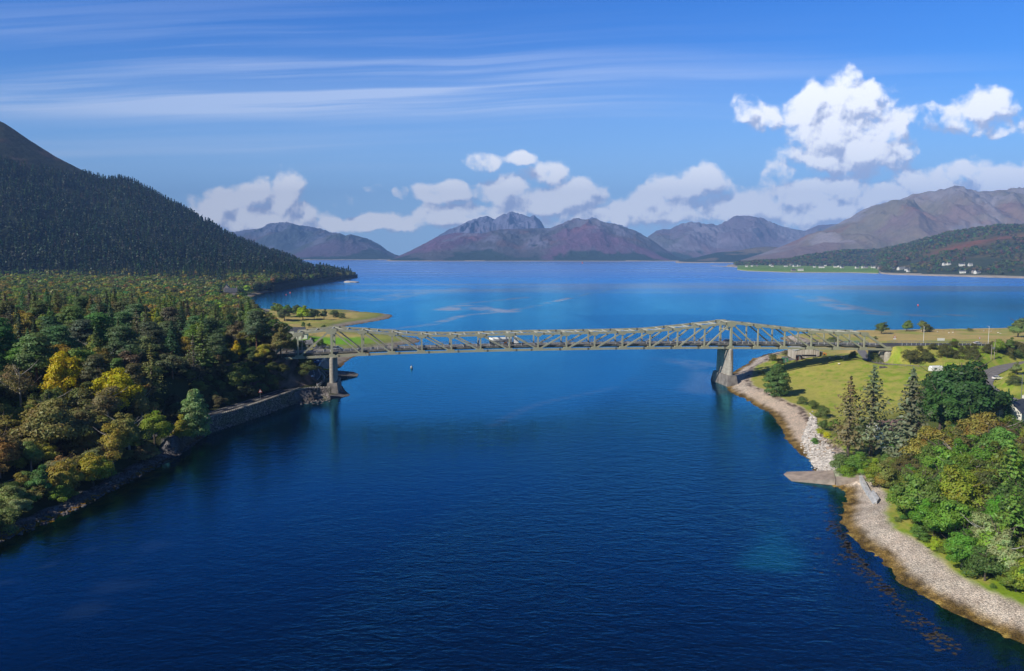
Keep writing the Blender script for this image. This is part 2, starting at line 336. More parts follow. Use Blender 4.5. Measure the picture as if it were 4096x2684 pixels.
def terrain(x, y, carve=True, sds=None):
    x = np.asarray(x, float); y = np.asarray(y, float)
    sl, sr = sds if sds is not None else sd_all(x, y)
    nz = fbm(x*.12, y*.12, 4, 11)-.5; nf = fbm(x*.8, y*.8, 3, 21)-.5
    # left bank
    wz = sstep(232, 246, y)*(1-sstep(327, 333, y))
    rise = np.where(wz > .5, 4.7*sstep(.7, 1.6, sl), 1.0*sstep(0, 5, sl)+3.7*sstep(4.5, 17, sl))
    K = 1-sstep(385, 455, y+.35*(x+100)); low = sstep(420, 470, y)
    hl = rise*(1-low)+low*(2.0*sstep(0, 14, sl)+1.8*sstep(12, 90, sl)) + K*(12.5*np.where(y < 262, sstep(12, 26, sl)*sstep(235, 262, y)+(1-sstep(235, 262, y))*sstep(14, 85, sl), sstep(12, 26, sl))+5*sstep(26, 110, sl)*sstep(225, 300, y)) + (1-K)*8*sstep(60, 400, sl)*sstep(-170, -420, x)
    hl = hl+nz*2.2*sstep(6, 40, sl)+nf*.7*sstep(.0, 3, sl)*(1-sstep(6, 14, sl))*(wz < .5)
    ul = np.where(y < 235, -.045, -.10)*np.minimum(-sl, 9)-.45*np.maximum(-sl-9, 0)+nf*.25
    hl = np.where(sl > 0, hl, np.maximum(ul, -9))
    # right bank
    up = 1-sstep(230, 290, y)
    bw = 8.5*up+11.5*(1-up)
    hr = 2.1*sstep(-1, 1, (sr-bw*.5)/(bw*.5))*1.0+.045*np.minimum(sr, 10)
    hr = hr+(1-sstep(430, 470, y))*(1.4*sstep(14, 40, sr)+3.5*sstep(30, 130, sr))+up*3*sstep(10, 50, sr)+sstep(430, 470, y)*(1.0*sstep(15, 60, sr)+3.5*sstep(40, 180, sr))
    hr = hr+2.2*np.exp(-((x-150)/26)**2-((y-392)/16)**2)
    hr = hr+5.6*sstep(118, 178, x)*sstep(245, 340, y)*(1-sstep(402, 440, y))
    hr = hr+nz*1.3*sstep(14, 50, sr)+nf*.12
    ur = -.085*np.minimum(-sr, 14)-.4*np.maximum(-sr-14, 0)+nf*.3
    hr = np.where(sr > 0, hr, np.maximum(ur, -9))
    h = np.maximum(hl, hr)
    if carve:
        for k, (P, hw, m_, bl) in RD.items():
            x0, x1, y0, y1 = P[:, 0].min()-30, P[:, 0].max()+30, P[:, 1].min()-30, P[:, 1].max()+30
            q = (x > x0) & (x < x1) & (y > y0) & (y < y1)
            if not q.any(): continue
            qx, qy = x[q], y[q]; d = np.full(qx.shape, 1e9); z = np.zeros(qx.shape)
            for i in range(0, len(P)):
                di = np.hypot(qx-P[i, 0], qy-P[i, 1]); b = di < d; d = np.where(b, di, d); z = np.where(b, P[i, 2], z)
            wgt = 1-sstep(hw+1.2, hw+1.2+bl, d)
            hq = h[q]; ok = (sl[q] > .8) | (sr[q] > .8)
            h[q] = np.where(ok, hq*(1-wgt)+(z-.22)*wgt, hq)
    return h
def axis(segs):
    o = [segs[0]]
    return o
def grow(a, b, d0, c0, g, lim=1e9):          # coordinates from a to b, spacing d0 near c0, growing with distance
    o = [a]; 
    while o[-1] < b: o.append(o[-1]+min(lim, d0+g*max(0, abs(o[-1]-c0[0] if o[-1] < c0[0] else (o[-1]-c0[1] if o[-1] > c0[1] else 0)))))
    return np.array(o)
gx = np.concatenate([[-30000, -12000, -6000], grow(-3000, 1500, 1.15, (-130, 140), .014), [3000, 6500, 30000]])
gy = np.concatenate([[-3000, -600, -100], grow(20, 2700, .95, (60, 150), .0062), [3200, 4500, 9000, 26000]])
GX, GY = np.meshgrid(gx, gy); fx, fy = GX.ravel(), GY.ravel()
SDL, SDR = sd_all(fx, fy)
HZ = terrain(fx, fy, True, (SDL, SDR))
far_ = (fy > 2690) | (fx < -3000) | (fx > 1500) | (fy < 20); HZ = np.where(far_ & (HZ < 0), -9, HZ)
nx, ny = len(gx), len(gy)
idx = np.arange(nx*ny).reshape(ny, nx)
FQ = np.stack([idx[:-1, :-1], idx[:-1, 1:], idx[1:, 1:], idx[1:, :-1]], -1).reshape(-1, 4)
# surface colours: what the ground is made of
def lerp(a, b, t_): t_ = np.asarray(t_)[..., None]; return np.asarray(a)*(1-t_)+np.asarray(b)*t_
n1 = fbm(fx*.06, fy*.06, 4, 31); n2 = fbm(fx*.5, fy*.5, 3, 41); n3 = fbm(fx*.018, fy*.018, 4, 51)
under = lerp((.035,.045,.016), (.07,.08,.028), n1)
fieldg = lerp(lerp((.17,.29,.016), (.26,.35,.028), n1), (.38,.36,.08), sstep(.46, .66, n2*.6+n3*.5))
straw = lerp((.47,.36,.13), (.33,.33,.08), sstep(.45, .65, n1))
weed = lerp((.10,.055,.010), (.24,.145,.02), n2); rock = lerp((.10,.095,.10), (.26,.25,.26), sstep(.35, .7, n2))
pebb = lerp((.46,.37,.30), (.80,.70,.60), n2); sand = lerp((.62,.48,.37), (.74,.60,.48), n1)
col = np.zeros((len(fx), 3)); L = SDL > SDR
sl, sr = SDL, SDR
cl = under.copy()
fld = sstep(445, 475, fy)*sstep(-330, -270, fx+.0*fy)*(fy < 900)
cl = lerp(cl, straw, fld)
gp = [((1390,1370), 26), ((1240,1400), 16), ((1120,1345), 20)]
green = np.exp(-(((fx+128)/60)**2+((fy-535)/24)**2)**2); cl = lerp(cl, (.16,.36,.02), np.clip(green*1.1, 0, 1)*(sl > 16))
cl = lerp(cl, lerp((.14,.20,.03), (.26,.27,.06), n1), (1-sstep(8, 40, sl))*fld)
cl = lerp(lerp(weed*.9, lerp((.30,.25,.2), (.42,.36,.30), n2), sstep(2, 5, sl+n2*3)), cl, np.where(fy > 400, sstep(5, 13, sl+6*n1-3), 1))
nearL = (fy < 400)
cl = np.where((nearL & (sl < 3.6+2.5*n2))[:, None], lerp(weed*.8, rock, sstep(-.3, 1.6, sl+n1*2-1)), cl)
cl = np.where((nearL & (sl < 1.6+2*(n1-.5)) & (fy < 235))[:, None], lerp((.42,.22,.010), (.10,.05,.010), sstep(.42, .62, n2+(.12-(1-sstep(190, 240, fy))*.34)+.03*np.abs(sl+1.2))), cl)
cl = np.where((sl < -5)[:, None], cl*.6, cl)
cr = fieldg.copy()
cr = lerp(cr, straw, sstep(425, 445, fy-.15*(fx-200))*(1-sstep(.62, .72, n1)*.6))
wood = (1-sstep(255, 285, fy-.25*(fx-110)))*sstep(12, 17, sr)
cr = lerp(cr, lerp((.07,.09,.02), (.13,.17,.03), n1), wood)
cr = lerp(cr, (.16,.13,.07), .5*(1-sstep(2, 5, np.abs(sr-17*(1-up_) -12.5*up_ if False else sr-16.5)))*0) if False else cr
upw = 1-sstep(215, 250, fy)
bw = 8.8*upw+11.5*(1-upw)+2.5*(n1-.5)
bc = np.where((upw > .5)[:, None], pebb, lerp(sand, pebb, sstep(330, 360, fy)))
bc = lerp(bc, (.10,.085,.08), upw*sstep(.55, .7, n3*.55+n2*.5)*(1-sstep(4.5, 6, sr))*.75)
bc = lerp(bc, (.13,.09,.07), (1-sstep(.5, 1.6, np.abs(sr-bw+1.6)))*sstep(.35, .6, n2)*(1-upw))
cr = lerp(bc, cr, sstep(-.8, .8, sr-bw))
gold = lerp((.11,.07,.018), (.34,.22,.06), sstep(.35, .65, n2)); cr = lerp(cr, gold, (1-sstep(1.8, 4.2, sr+2.4*n2-1.2)))
cr = np.where((sr < .2)[:, None], lerp((.15,.095,.022), (.60,.42,.10), sstep(.52, .62, fbm(fx*.9, fy*.9, 3, 47))*(.35+.65*upw)), cr)
cr = np.where((sr < -11)[:, None], lerp((.02,.05,.06), (.10,.16,.12), sstep(.5, .7, n3)), cr)
col = np.where(L[:, None], cl, cr)
HG = HZ.reshape(ny, nx); sy_, sx_ = np.gradient(HG, gy, gx); slope = np.hypot(sx_, sy_).ravel()
col = np.where(((slope > .5) & (HZ > 4.9) & L & (fy > 316) & (fy < 400) & (fx > -128))[:, None], lerp((.05,.05,.03), (.20,.15,.13), sstep(.35, .6, fbm(fx*1.1, fy*1.1+HZ*.3, 4, 61))), col)
gme = npmesh('ground', np.stack([fx, fy, HZ], -1), FQ, True)
attr(gme, 'tint', col, 'COL')
attr(gme, 'peb', np.clip(np.where(L, (sl < 6)*(sl > -6), (sr < bw)*(sr > -14))*1.0, 0, 1))
def ground_mat(name='ground_mix', peb=True, sc=1.0, bump=.6):
    m = bpy.data.materials.new(name); m.use_nodes = True; t = NT(m.node_tree)
    a = t.n('ShaderNodeAttribute', attribute_name='tint').outputs['Color']; co = t.n('ShaderNodeTexCoord').outputs['Object']
    n = t.noise(co, 1.3*sc, 6, .65); nb = t.noise(co, .16*sc, 4, .6)
    c = t.v('MULTIPLY', a, t.n('ShaderNodeCombineXYZ', {0: t.m('MULTIPLY_ADD', n, .9, .55), 1: t.m('MULTIPLY_ADD', n, .8, .60), 2: t.m('MULTIPLY_ADD', n, .7, .65)}).outputs[0])
    c = t.v('MULTIPLY', c, t.n('ShaderNodeCombineXYZ', {0: t.m('MULTIPLY_ADD', nb, .6, .7), 1: t.m('MULTIPLY_ADD', nb, .5, .75), 2: t.m('MULTIPLY_ADD', nb, .5, .75)}).outputs[0])
    h = n
    if peb:
        pb = t.n('ShaderNodeAttribute', attribute_name='peb').outputs['Fac']
        v = t.n('ShaderNodeTexVoronoi', {'Vector': co, 'Scale': 3.8}); vb = t.n('ShaderNodeSeparateColor', {0: v.outputs['Color']}).outputs[0]
        v2 = t.n('ShaderNodeTexVoronoi', {'Vector': co, 'Scale': 9.5}); vb2 = t.n('ShaderNodeSeparateColor', {0: v2.outputs['Color']}).outputs[0]
        k = t.m('ADD', t.m('MULTIPLY_ADD', vb, .55, .42), t.m('MULTIPLY', vb2, .55))
        k = t.m('MULTIPLY', k, t.smooth(v.outputs['Distance'], .75, .25, .72, 1.08))
        c = t.mixc(pb, c, t.v('MULTIPLY', c, t.n('ShaderNodeCombineXYZ', {0: k, 1: k, 2: k}).outputs[0]))
        h = t.m('ADD', n, t.m('MULTIPLY', pb, t.m('MULTIPLY', v.outputs['Distance'], -1.2)))
    bp_ = t.n('ShaderNodeBump', {'Height': h, 'Strength': bump, 'Distance': .35/sc})
    t.n('ShaderNodeOutputMaterial', {0: t.n('ShaderNodeBsdfPrincipled', {'Base Color': c, 'Roughness': .9, 'Specular IOR Level': .15, 'Normal': bp_.outputs[0]})})
    return m
M['ground'] = ground_mat()
tag(link('ground', gme, M['ground']), kind='structure')
def gz(x, y): return float(terrain(np.array([x]), np.array([y]))[0])
# roads laid over the ground
def ribbon(P, off0, off1, dz):
    n = len(P); T = np.gradient(P[:, :2], axis=0); T /= np.linalg.norm(T, axis=1)[:, None]+1e-9; N = np.stack([-T[:, 1], T[:, 0]], -1)
    A = np.concatenate([P[:, :2]+N*off0, P[:, 2:]+dz], 1); B = np.concatenate([P[:, :2]+N*off1, P[:, 2:]+dz], 1)
    V_ = np.concatenate([A, B]); i = np.arange(n-1); return V_, np.stack([i, i+n, i+n+1, i+1], -1)
for k, (P, hw, mm, bl) in RD.items():
    V_, F_ = ribbon(P, hw, -hw, 0); r_ = tag(link('yard' if k == 'yard' else ('track' if 'track' in k else 'road'), npmesh(k, V_, F_), M[mm]), kind='structure')
    if mm == 'asphalt':
        for o0, o1 in ((.08, -.08), (hw-.35, hw-.47), (-hw+.47, -hw+.35)):
            V2, F2 = ribbon(P, o0, o1, .006)
            if o0 == .08: F2 = F2[(np.arange(len(F2)) % 3) < 2]
            link('road_marking', npmesh('road_marking', V2, F2), M['white_paint'], r_)

# ------------------------------------------------------------------ hills on polar strips
class Hill:
    def __init__(s, sil, yf, yr, yb=None, z0=2., exp=1.0, amp=.16, seed=0, fx_=350., tree=0., na=300, nt=90, dome=True):
        s.a = np.array([(p[0]-2048)/F for p in sil]); s.z0 = z0; s.exp = exp; s.amp = amp; s.seed = seed; s.fx = fx_; s.dome = dome
        s.ya = np.array([(p[0]-2048)/F for p in yf]); s.yf = np.array([p[1] for p in yf])
        s.ra = np.array([(p[0]-2048)/F for p in yr]); s.yr = np.array([p[1] for p in yr])
        yrs = np.interp(s.a, s.ra, s.yr); zz = []
        for (px, py), yy_ in zip(sil, yrs):
            d = ray(px, py); zz.append(CH+d[2]/d[1]*yy_-tree)
        s.z = np.array(zz); s.na, s.nt = na, nt
    def t_of(s, a, y): f = np.interp(a, s.ya, s.yf); r = np.interp(a, s.ra, s.yr); return (y-f)/(r-f)
    def h(s, x, y):
        a = x/y; t_ = s.t_of(a, y); rz = np.interp(a, s.a, s.z)
        tc = np.clip(t_, 0, 1); pr = (np.sin(tc*np.pi/2) if s.dome else tc)**s.exp
        w1 = fbm(x/s.fx*.6, y/s.fx*.6, 3, s.seed+7)
        n = ridged(x/s.fx+w1*1.4, y/s.fx*.45+w1, 5, s.seed)-.62
        n2_ = ridged(x/s.fx*3.1+w1, y/s.fx*1.6, 4, s.seed+50)-.6
        env = np.clip(tc*2.2, 0, 1)*np.clip((1-tc)*2.6, .0, 1)
        z = s.z0+(rz-s.z0)*pr+rz*s.amp*(n*1.5+n2_*.5)*env+rz*s.amp*.10*n2_*np.clip(tc*3, 0, 1)
        back = np.clip(t_-1, 0, 3); z = z-back*rz*.7
        return np.where(t_ < 0, s.z0-3, z)
    def mesh(s, colf, name='hills'):
        a = np.linspace(s.a[0], s.a[-1], s.na); tt = np.concatenate([[-.01], np.linspace(0, 1, s.nt), [1.12, 1.3, 1.7]])
        A, T_ = np.meshgrid(a, tt); f = np.interp(A, s.ya, s.yf); r = np.interp(A, s.ra, s.yr); Y = f+(r-f)*T_; X = A*Y
        Z = s.h(X, Y); Z[0] = -4
        V_ = np.stack([X.ravel(), Y.ravel(), Z.ravel()], -1); n_ = len(a); i = np.arange(len(tt)*n_).reshape(-1, n_)
        F_ = np.stack([i[:-1, :-1], i[:-1, 1:], i[1:, 1:], i[1:, :-1]], -1).reshape(-1, 4)
        me = npmesh(name, V_, F_, True); dZt = np.hypot(*np.gradient(Z)).ravel()/np.maximum(60, Z.max()*.03)
        attr(me, 'tint', colf(X.ravel(), Y.ravel(), Z.ravel(), T_.ravel(), dZt), 'COL'); return tag(link(name, me, M['hill']), kind='structure')
M['hill'] = ground_mat('hill_cover', False, .02, .9)
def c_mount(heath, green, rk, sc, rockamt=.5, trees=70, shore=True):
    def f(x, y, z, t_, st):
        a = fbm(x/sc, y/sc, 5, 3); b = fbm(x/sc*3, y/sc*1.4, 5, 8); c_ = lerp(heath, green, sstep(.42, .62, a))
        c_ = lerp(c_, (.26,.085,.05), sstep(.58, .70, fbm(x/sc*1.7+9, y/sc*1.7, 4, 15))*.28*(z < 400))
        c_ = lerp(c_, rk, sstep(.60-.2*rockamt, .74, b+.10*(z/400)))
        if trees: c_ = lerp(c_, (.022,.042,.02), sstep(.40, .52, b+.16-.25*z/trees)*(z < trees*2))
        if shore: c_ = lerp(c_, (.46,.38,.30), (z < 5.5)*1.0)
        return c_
    return f
def P2(l, ox, oy, k): return [(ox+a/k, oy+b/k) for a, b in l]
H = {}
H['m1'] = Hill([(1520,1050),(1575,1034),(1640,1005),(1700,975),(1745,950),(1800,938),(1850,935),(1920,936),(1960,930),(2010,920),(2060,917),(2130,914),(2200,914),(2250,895),(2290,886),(2340,883),(2380,888),(2430,905),(2490,915),(2540,930),(2600,962),(2650,995),(2700,1025),(2750,1042),(2800,1047)], [(1500,6350),(2800,6250)], [(1500,7200),(1800,8500),(2300,8600),(2600,7900),(2800,6900)], amp=.34, seed=3, fx_=520, na=380, nt=110)
H['m2'] = Hill([(1700,1000),(1750,948),(1800,920),(1845,905),(1875,893),(1915,878),(1948,866),(1962,872),(1985,882),(2005,872),(2040,857),(2065,861),(2085,868),(2110,874),(2125,876),(2140,874),(2155,884),(2165,893),(2178,914),(2250,935),(2325,905),(2345,890),(2365,880),(2420,894),(2460,901),(2500,912),(2540,940),(2620,1000)], [(1700,9000),(2620,9000)], [(1700,11500),(2620,11500)], amp=.34, seed=13, fx_=420, na=380, nt=90)
H['m3'] = Hill([(850,990),(940,935),(992,923),(1060,912),(1090,899),(1115,894),(1152,893),(1194,902),(1230,912),(1286,919),(1320,932),(1345,936),(1420,955),(1480,985),(1540,1020),(1600,1040)], [(850,9000),(1600,9000)], [(850,11500),(1600,11500)], amp=.30, seed=23, fx_=560)
H['m3b'] = Hill([(1100,1040),(1180,1000),(1230,975),(1290,955),(1340,938),(1366,934),(1387,943),(1408,937),(1446,950),(1488,962),(1526,981),(1552,1003),(1580,1017),(1625,1030),(1680,1046)], [(1100,7600),(1680,7600)], [(1100,9400),(1680,9400)], amp=.30, seed=29, fx_=520)
H['m4'] = Hill([(2540,1030),(2560,985),(2587,948),(2620,925),(2647,918),(2675,920),(2695,911),(2725,898),(2755,893),(2785,898),(2800,905),(2815,902),(2829,900),(2862,909),(2900,893),(2929,881),(2965,877),(2996,874),(3030,884),(3057,894),(3104,907),(3171,918),(3210,925),(3260,905),(3310,898),(3345,902),(3420,920),(3520,960)], [(2540,7600),(3520,7600)], [(2540,9800),(3520,9800)], amp=.32, seed=33, fx_=480, na=380)
H['m4b'] = Hill([(2700,1045),(2780,1030),(2860,1010),(2960,1000),(3010,990),(3060,986),(3130,990),(3200,975),(3300,960),(3420,965),(3500,1000)], [(2700,5200),(3500,5200)], [(2700,6200),(3500,6200)], amp=.16, seed=39, fx_=260)
H['m5'] = Hill([(2960,1040),(3040,1015),(3120,985),(3200,955),(3270,928),(3338,901),(3392,878),(3439,854),(3490,835),(3546,814),(3595,800),(3640,787),(3700,775),(3741,770),(3808,766),(3895,766),(3950,765),(4009,762),(4050,765),(4096,775),(4250,800),(4600,790),(5000,850)], [(2960,4600),(5000,4100)], [(2960,5400),(3400,6300),(4096,6700),(5000,6700)], amp=.30, seed=43, fx_=430, na=420, nt=120)
H['m6'] = Hill([(2840,1064),(2900,1055),(2960,1047),(3040,1041),(3120,1038),(3180,1029),(3251,1016),(3310,1008),(3372,1002),(3440,1000),(3506,997),(3570,985),(3640,970),(3700,952),(3774,930),(3840,920),(3908,909),(3960,902),(4009,899),(4096,907),(4400,900),(4900,880)], [(2840,4000),(2900,3750),(2985,3370),(3480,3260),(3520,2420),(3560,2325),(3760,2170),(4096,1973),(4900,1500)], [(2840,4150),(3000,4050),(3400,3850),(4096,3300),(4900,2800)], amp=.12, seed=53, fx_=230, tree=10, na=340, nt=90, exp=1.15)
H['m0'] = Hill([(-900,260),(-500,330),(-200,400),(0,455),(60,480),(100,508),(160,552),(250,612),(330,655),(400,692),(430,703),(500,706),(560,722),(640,768),(700,800),(770,838),(850,885),(900,920),(960,953),(1030,978),(1080,1000),(1130,1014),(1180,1030),(1225,1056),(1262,1062),(1300,1066),(1340,1080),(1380,1092),(1412,1104),(1432,1109)], [(-900,1350),(0,1430),(700,1430),(980,1330),(1100,1300),(1210,1490),(1340,1770),(1432,2040)], [(-900,2900),(0,2650),(430,2450),(960,2300),(1225,2170),(1432,2070)], amp=.05, seed=63, fx_=170, tree=9, na=420, nt=130, dome=False, exp=1.12, z0=9)
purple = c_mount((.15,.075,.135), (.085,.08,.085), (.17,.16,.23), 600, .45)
H['m2'].mesh(c_mount((.10,.10,.17), (.08,.09,.13), (.19,.19,.30), 700, .9, 0, False)); H['m3'].mesh(c_mount((.10,.09,.15), (.06,.08,.09), (.14,.15,.22), 800, .4)); H['m3b'].mesh(c_mount((.11,.08,.13), (.06,.075,.07), (.14,.14,.20), 700, .3))  # blue of distant haze is mixed into the heath and rock colours, m4 too
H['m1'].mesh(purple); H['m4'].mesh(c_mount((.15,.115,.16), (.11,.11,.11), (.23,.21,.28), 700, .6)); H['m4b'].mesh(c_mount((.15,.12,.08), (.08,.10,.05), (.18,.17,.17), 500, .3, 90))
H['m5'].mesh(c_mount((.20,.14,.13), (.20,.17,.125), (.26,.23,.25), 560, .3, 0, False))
def c6(x, y, z, t_, st):
    a = fbm(x/130, y/130, 4, 5); c_ = lerp((.05,.065,.025), (.12,.10,.04), sstep(.45, .65, a)); d = x/y
    br = np.exp(-((t_-.36-(d-.55)*1.6)/.05)**2)*sstep(.50, .56, d); c_ = lerp(c_, (.20,.085,.045), br); return lerp(c_, (.42,.36,.30), (z < 4.5)*1.)
H['m6'].mesh(c6)
def c0(x, y, z, t_, st):
    a = fbm(x/90, y/90, 5, 5); c_ = lerp((.020,.027,.013), (.05,.036,.02), sstep(.5, .72, a)); return lerp((.014,.024,.013), c_, sstep(.6, .75, t_)) 
H['m0'].mesh(c0)
# low green farmland on the far shore, right
a_ = np.linspace((2946-2048)/F, (3510-2048)/F, 90); yn = np.interp(a_, [(p-2048)/F for p in (2946,2985,3150,3400,3510)], [2990,2790,2570,2535,2420]); rows = [0, .008, .02, .3, .65, 1.]
Xf = []; colf = []
for k, r_ in enumerate(rows):
    y_ = yn+(3480-yn)*r_; z_ = [-2, .6, 3, 5.5, 8, 11][k]+np.zeros_like(y_); Xf.append(np.stack([a_*y_, y_, z_], -1)); colf.append(np.tile([(.45,.38,.30), (.45,.38,.30), (.17,.30,.035), (.15,.28,.03), (.19,.30,.05), (.15,.24,.05)][k], (len(a_), 1)))
i = np.arange(len(rows)*len(a_)).reshape(-1, len(a_)); me = npmesh('field', np.concatenate(Xf), np.stack([i[:-1, :-1], i[:-1, 1:], i[1:, 1:], i[1:, :-1]], -1).reshape(-1, 4), True)
attr(me, 'tint', np.concatenate(colf), 'COL'); tag(link('field', me, M['hill']), kind='structure')

# ------------------------------------------------------------------ water
wx = np.concatenate([[-30000, -12000, -5000], grow(-2000, 1500, 2.0, (-140, 140), .02), [3000, 6000, 12000, 30000]])
wy = np.concatenate([[-3000, -600, -60], grow(20, 2700, 2.0, (60, 300), .009), [3200, 4000, 5000, 6500, 9000, 26000]])
WX, WY = np.meshgrid(wx, wy); qx, qy = WX.ravel(), WY.ravel(); i = np.arange(len(qx)).reshape(len(wy), -1)
wl, wr = sdist(SH_L, qx, qy), sdist(SH_R, qx, qy)
sh = np.maximum(sstep(-17, -2, wl), sstep(-24, -4, wr)); sh = np.where(qy > 420, np.maximum(sstep(-12, 0, wl), sstep(-14, 0, wr)), sh)
cur = [G(a, b)[:2] for a, b in [(2600,1380),(2560,1480),(2480,1540),(2350,1620),(2180,1720),(2000,1820),(1860,1940),(1740,2080),(1600,2200),(1400,2350),(1150,2520),(900,2684)]]+[(-20, 20), (400, 20), (400, 800), (60, 800)]
rg = sstep(-6, 9, sdist(cur, qx, qy)+8*(fbm(qx/30, qy/30, 3, 77)-.5))
def plist(l, w_):
    P = dense([G(a, b) for a, b in l], 6.0); d = np.full(qx.shape, 1e9)
    for p_ in P: d = np.minimum(d, np.hypot(qx-p_[0], qy-p_[1]))
    return 1-sstep(w_*.3, w_, d)
wn = fbm(qx/14, qy/22, 4, 91); stk = np.zeros_like(qx)
for l, w_, a_s in (([(1120,1390),(1400,1330),(1720,1300),(1850,1262),(2000,1248),(2150,1222),(2330,1180),(2480,1150)], 9, .9), ([(1800,1238),(1870,1222),(1960,1240),(2020,1246)], 26, 1.), ([(1850,1215),(1960,1205),(2100,1190)], 12, .7),
   ([(2560,1498),(2535,1522),(2470,1548),(2360,1575),(2200,1600),(2080,1640),(1980,1700)], 4, .35), ([(2640,1440),(2800,1450),(2860,1500),(2820,1560)], 16, .6), ([(3230,1185),(3330,1215),(3420,1240),(3560,1258),(3800,1262)], 30, .8), ([(2760,1105),(2900,1110),(3100,1120)], 60, .8), ([(1380,1190),(1500,1200),(1700,1165),(1900,1150)], 40, .6),
   ([(20,2330),(180,2260),(330,2200),(520,2140)], 2.2, .55), ([(340,2440),(440,2330),(520,2240),(640,2190)], 5, .5), ([(600,2180),(660,2230),(560,2330)], 4, .35)): stk = np.maximum(stk, plist(l, w_)*a_s*sstep(.32, .62, wn))
me = npmesh('water', np.stack([qx, qy, 0*qx], -1), np.stack([i[:-1, :-1], i[:-1, 1:], i[1:, 1:], i[1:, :-1]], -1).reshape(-1, 4), True)
attr(me, 'shallow', sh); attr(me, 'chop', rg); attr(me, 'slick', stk); attr(me, 'teal', np.maximum(plist([(3230,1960),(3190,2060),(3150,2200),(3060,2280)], 9), plist([(2850,1700),(2900,1800)], 8)*.5)*sstep(.35, .6, fbm(qx/7, qy/9, 3, 95)))
m = bpy.data.materials.new('sea_water'); m.use_nodes = True; t = NT(m.node_tree)
co = t.n('ShaderNodeTexCoord').outputs['Object']; A_ = lambda k: t.n('ShaderNodeAttribute', attribute_name=k).outputs['Fac']
st = t.v('MULTIPLY', co, (.55, 1.0, 1)); wa = t.n('ShaderNodeVectorRotate', {'Vector': st, 'Angle': R(14)}, rotation_type='Z_AXIS').outputs[0]
wb = t.n('ShaderNodeVectorRotate', {'Vector': st, 'Angle': R(-22)}, rotation_type='Z_AXIS').outputs[0]
w1 = t.noise(wa, 1.15, 3, .6, .5); w2 = t.noise(wb, .32, 2, .5, .8); w3 = t.noise(co, 3.0, 2, .5)
hgt = t.m('ADD', t.m('ADD', t.m('MULTIPLY', w1, .16), t.m('MULTIPLY', w2, .24)), t.m('MULTIPLY', w3, .03))
patch = t.noise(t.v('MULTIPLY', co, (.8, .35, 1)), .0065, 4, .55, 1.2)
patch2 = t.noise(t.v('MULTIPLY', co, (.25, .9, 1)), .0016, 4, .6, 1.8)
dist = t.n('ShaderNodeVectorMath', {0: co}, operation='LENGTH').outputs['Value']
slick = t.m('MAXIMUM', t.m('MULTIPLY', t.m('MULTIPLY', t.smooth(patch2, .48, .62), t.smooth(dist, 500, 1400)), .7), t.n('ShaderNodeAttribute', attribute_name='slick').outputs['Fac'])
calm = t.m('MULTIPLY', t.smooth(patch, .36, .60, 1.0, .45), t.m('MULTIPLY_ADD', A_('chop'), .45, .62))
calm = t.m('MULTIPLY', calm, t.m('MULTIPLY_ADD', slick, -.72, 1.0))
calm = t.m('MULTIPLY', calm, t.m('MULTIPLY_ADD', A_('shallow'), -.55, 1.0))
calm = t.m('MULTIPLY', calm, t.smooth(dist, 250, 1800, 1.0, .10))
nrm = t.n('ShaderNodeBump', {'Height': hgt, 'Strength': t.m('MULTIPLY', calm, .68, clamp=True), 'Distance': 1.25}).outputs[0]
fr = t.n('ShaderNodeFresnel', {'IOR': 1.40, 'Normal': nrm}).outputs[0]
shn = t.m('MULTIPLY', A_('shallow'), 1.0)
deep = t.mixc(t.smooth(patch, .3, .7), (.0001, .0025, .010), (.0001, .0038, .015))
deep = t.mixc(shn, deep, (.001, .010, .02))
deep = t.mixc(t.m('MULTIPLY', slick, .5), deep, (.02, .05, .11))
deep = t.mixc(t.n('ShaderNodeAttribute', attribute_name='teal').outputs['Fac'], deep, (.002, .045, .065))
body = t.n('ShaderNodeBsdfDiffuse', {0: deep}); trn = t.n('ShaderNodeBsdfTransparent', {0: (.80, .78, .58, 1)})
under_ = t.n('ShaderNodeMixShader', {0: t.smooth(shn, .05, .9, 0, .93), 1: body, 2: trn})
gls = t.n('ShaderNodeBsdfGlossy', {0: t.mixc(slick, t.mixc(t.smooth(dist, 700, 3000), (.19, .87, 1.28), (.66, .90, 1.16)), (.78, .92, 1.05)), 'Roughness': t.m('ADD', t.m('MULTIPLY_ADD', calm, .06, .02), t.m('MULTIPLY', t.smooth(dist, 350, 2400), t.m('MULTIPLY_ADD', slick, -.10, .27))), 'Normal': nrm})
t.n('ShaderNodeOutputMaterial', {0: t.n('ShaderNodeMixShader', {0: fr, 1: under_, 2: gls})})
M['water'] = m; tag(link('water', me, m), kind='structure')
# ------------------------------------------------------------------ the truss bridge
NS = [-106.5,-94.3,-79.9]+[-66.8+13.13*k for k in range(13)]+[103.7,117.0,130.3,143.8,157.4,170.9,183.6]
ZB = [16.35,16.65,17.0,17.5,17.9,18.1,18.25,18.4,18.5,18.56,18.56,18.53,18.5,18.4,18.3,18.15,17.9,17.65,17.33,16.98,16.62,16.25,15.9]
ZT = [None,27.2,28.75,27.8,26.7,25.65,25.35,25.5,25.7,25.8,25.8,25.85,25.95,26.15,27.2,28.4,29.7,28.2,26.6,25.1,24.3,23.8,None]
NN = len(NS)
def zb(s): return float(np.interp(s, NS, ZB))
bridge = empty('truss_bridge', bp(0, 6.5, 0), 'long pale green-grey steel truss road bridge spanning the narrows on two concrete piers', 'bridge')
def place(o): o.location = -Vector(bridge.location); return o      # parts are built in world metres
def part(mb, name, m, parent=None):
    o = mb.build(name, m, bridge)
    if parent is None: place(o)
    else: o.parent = parent
    return o
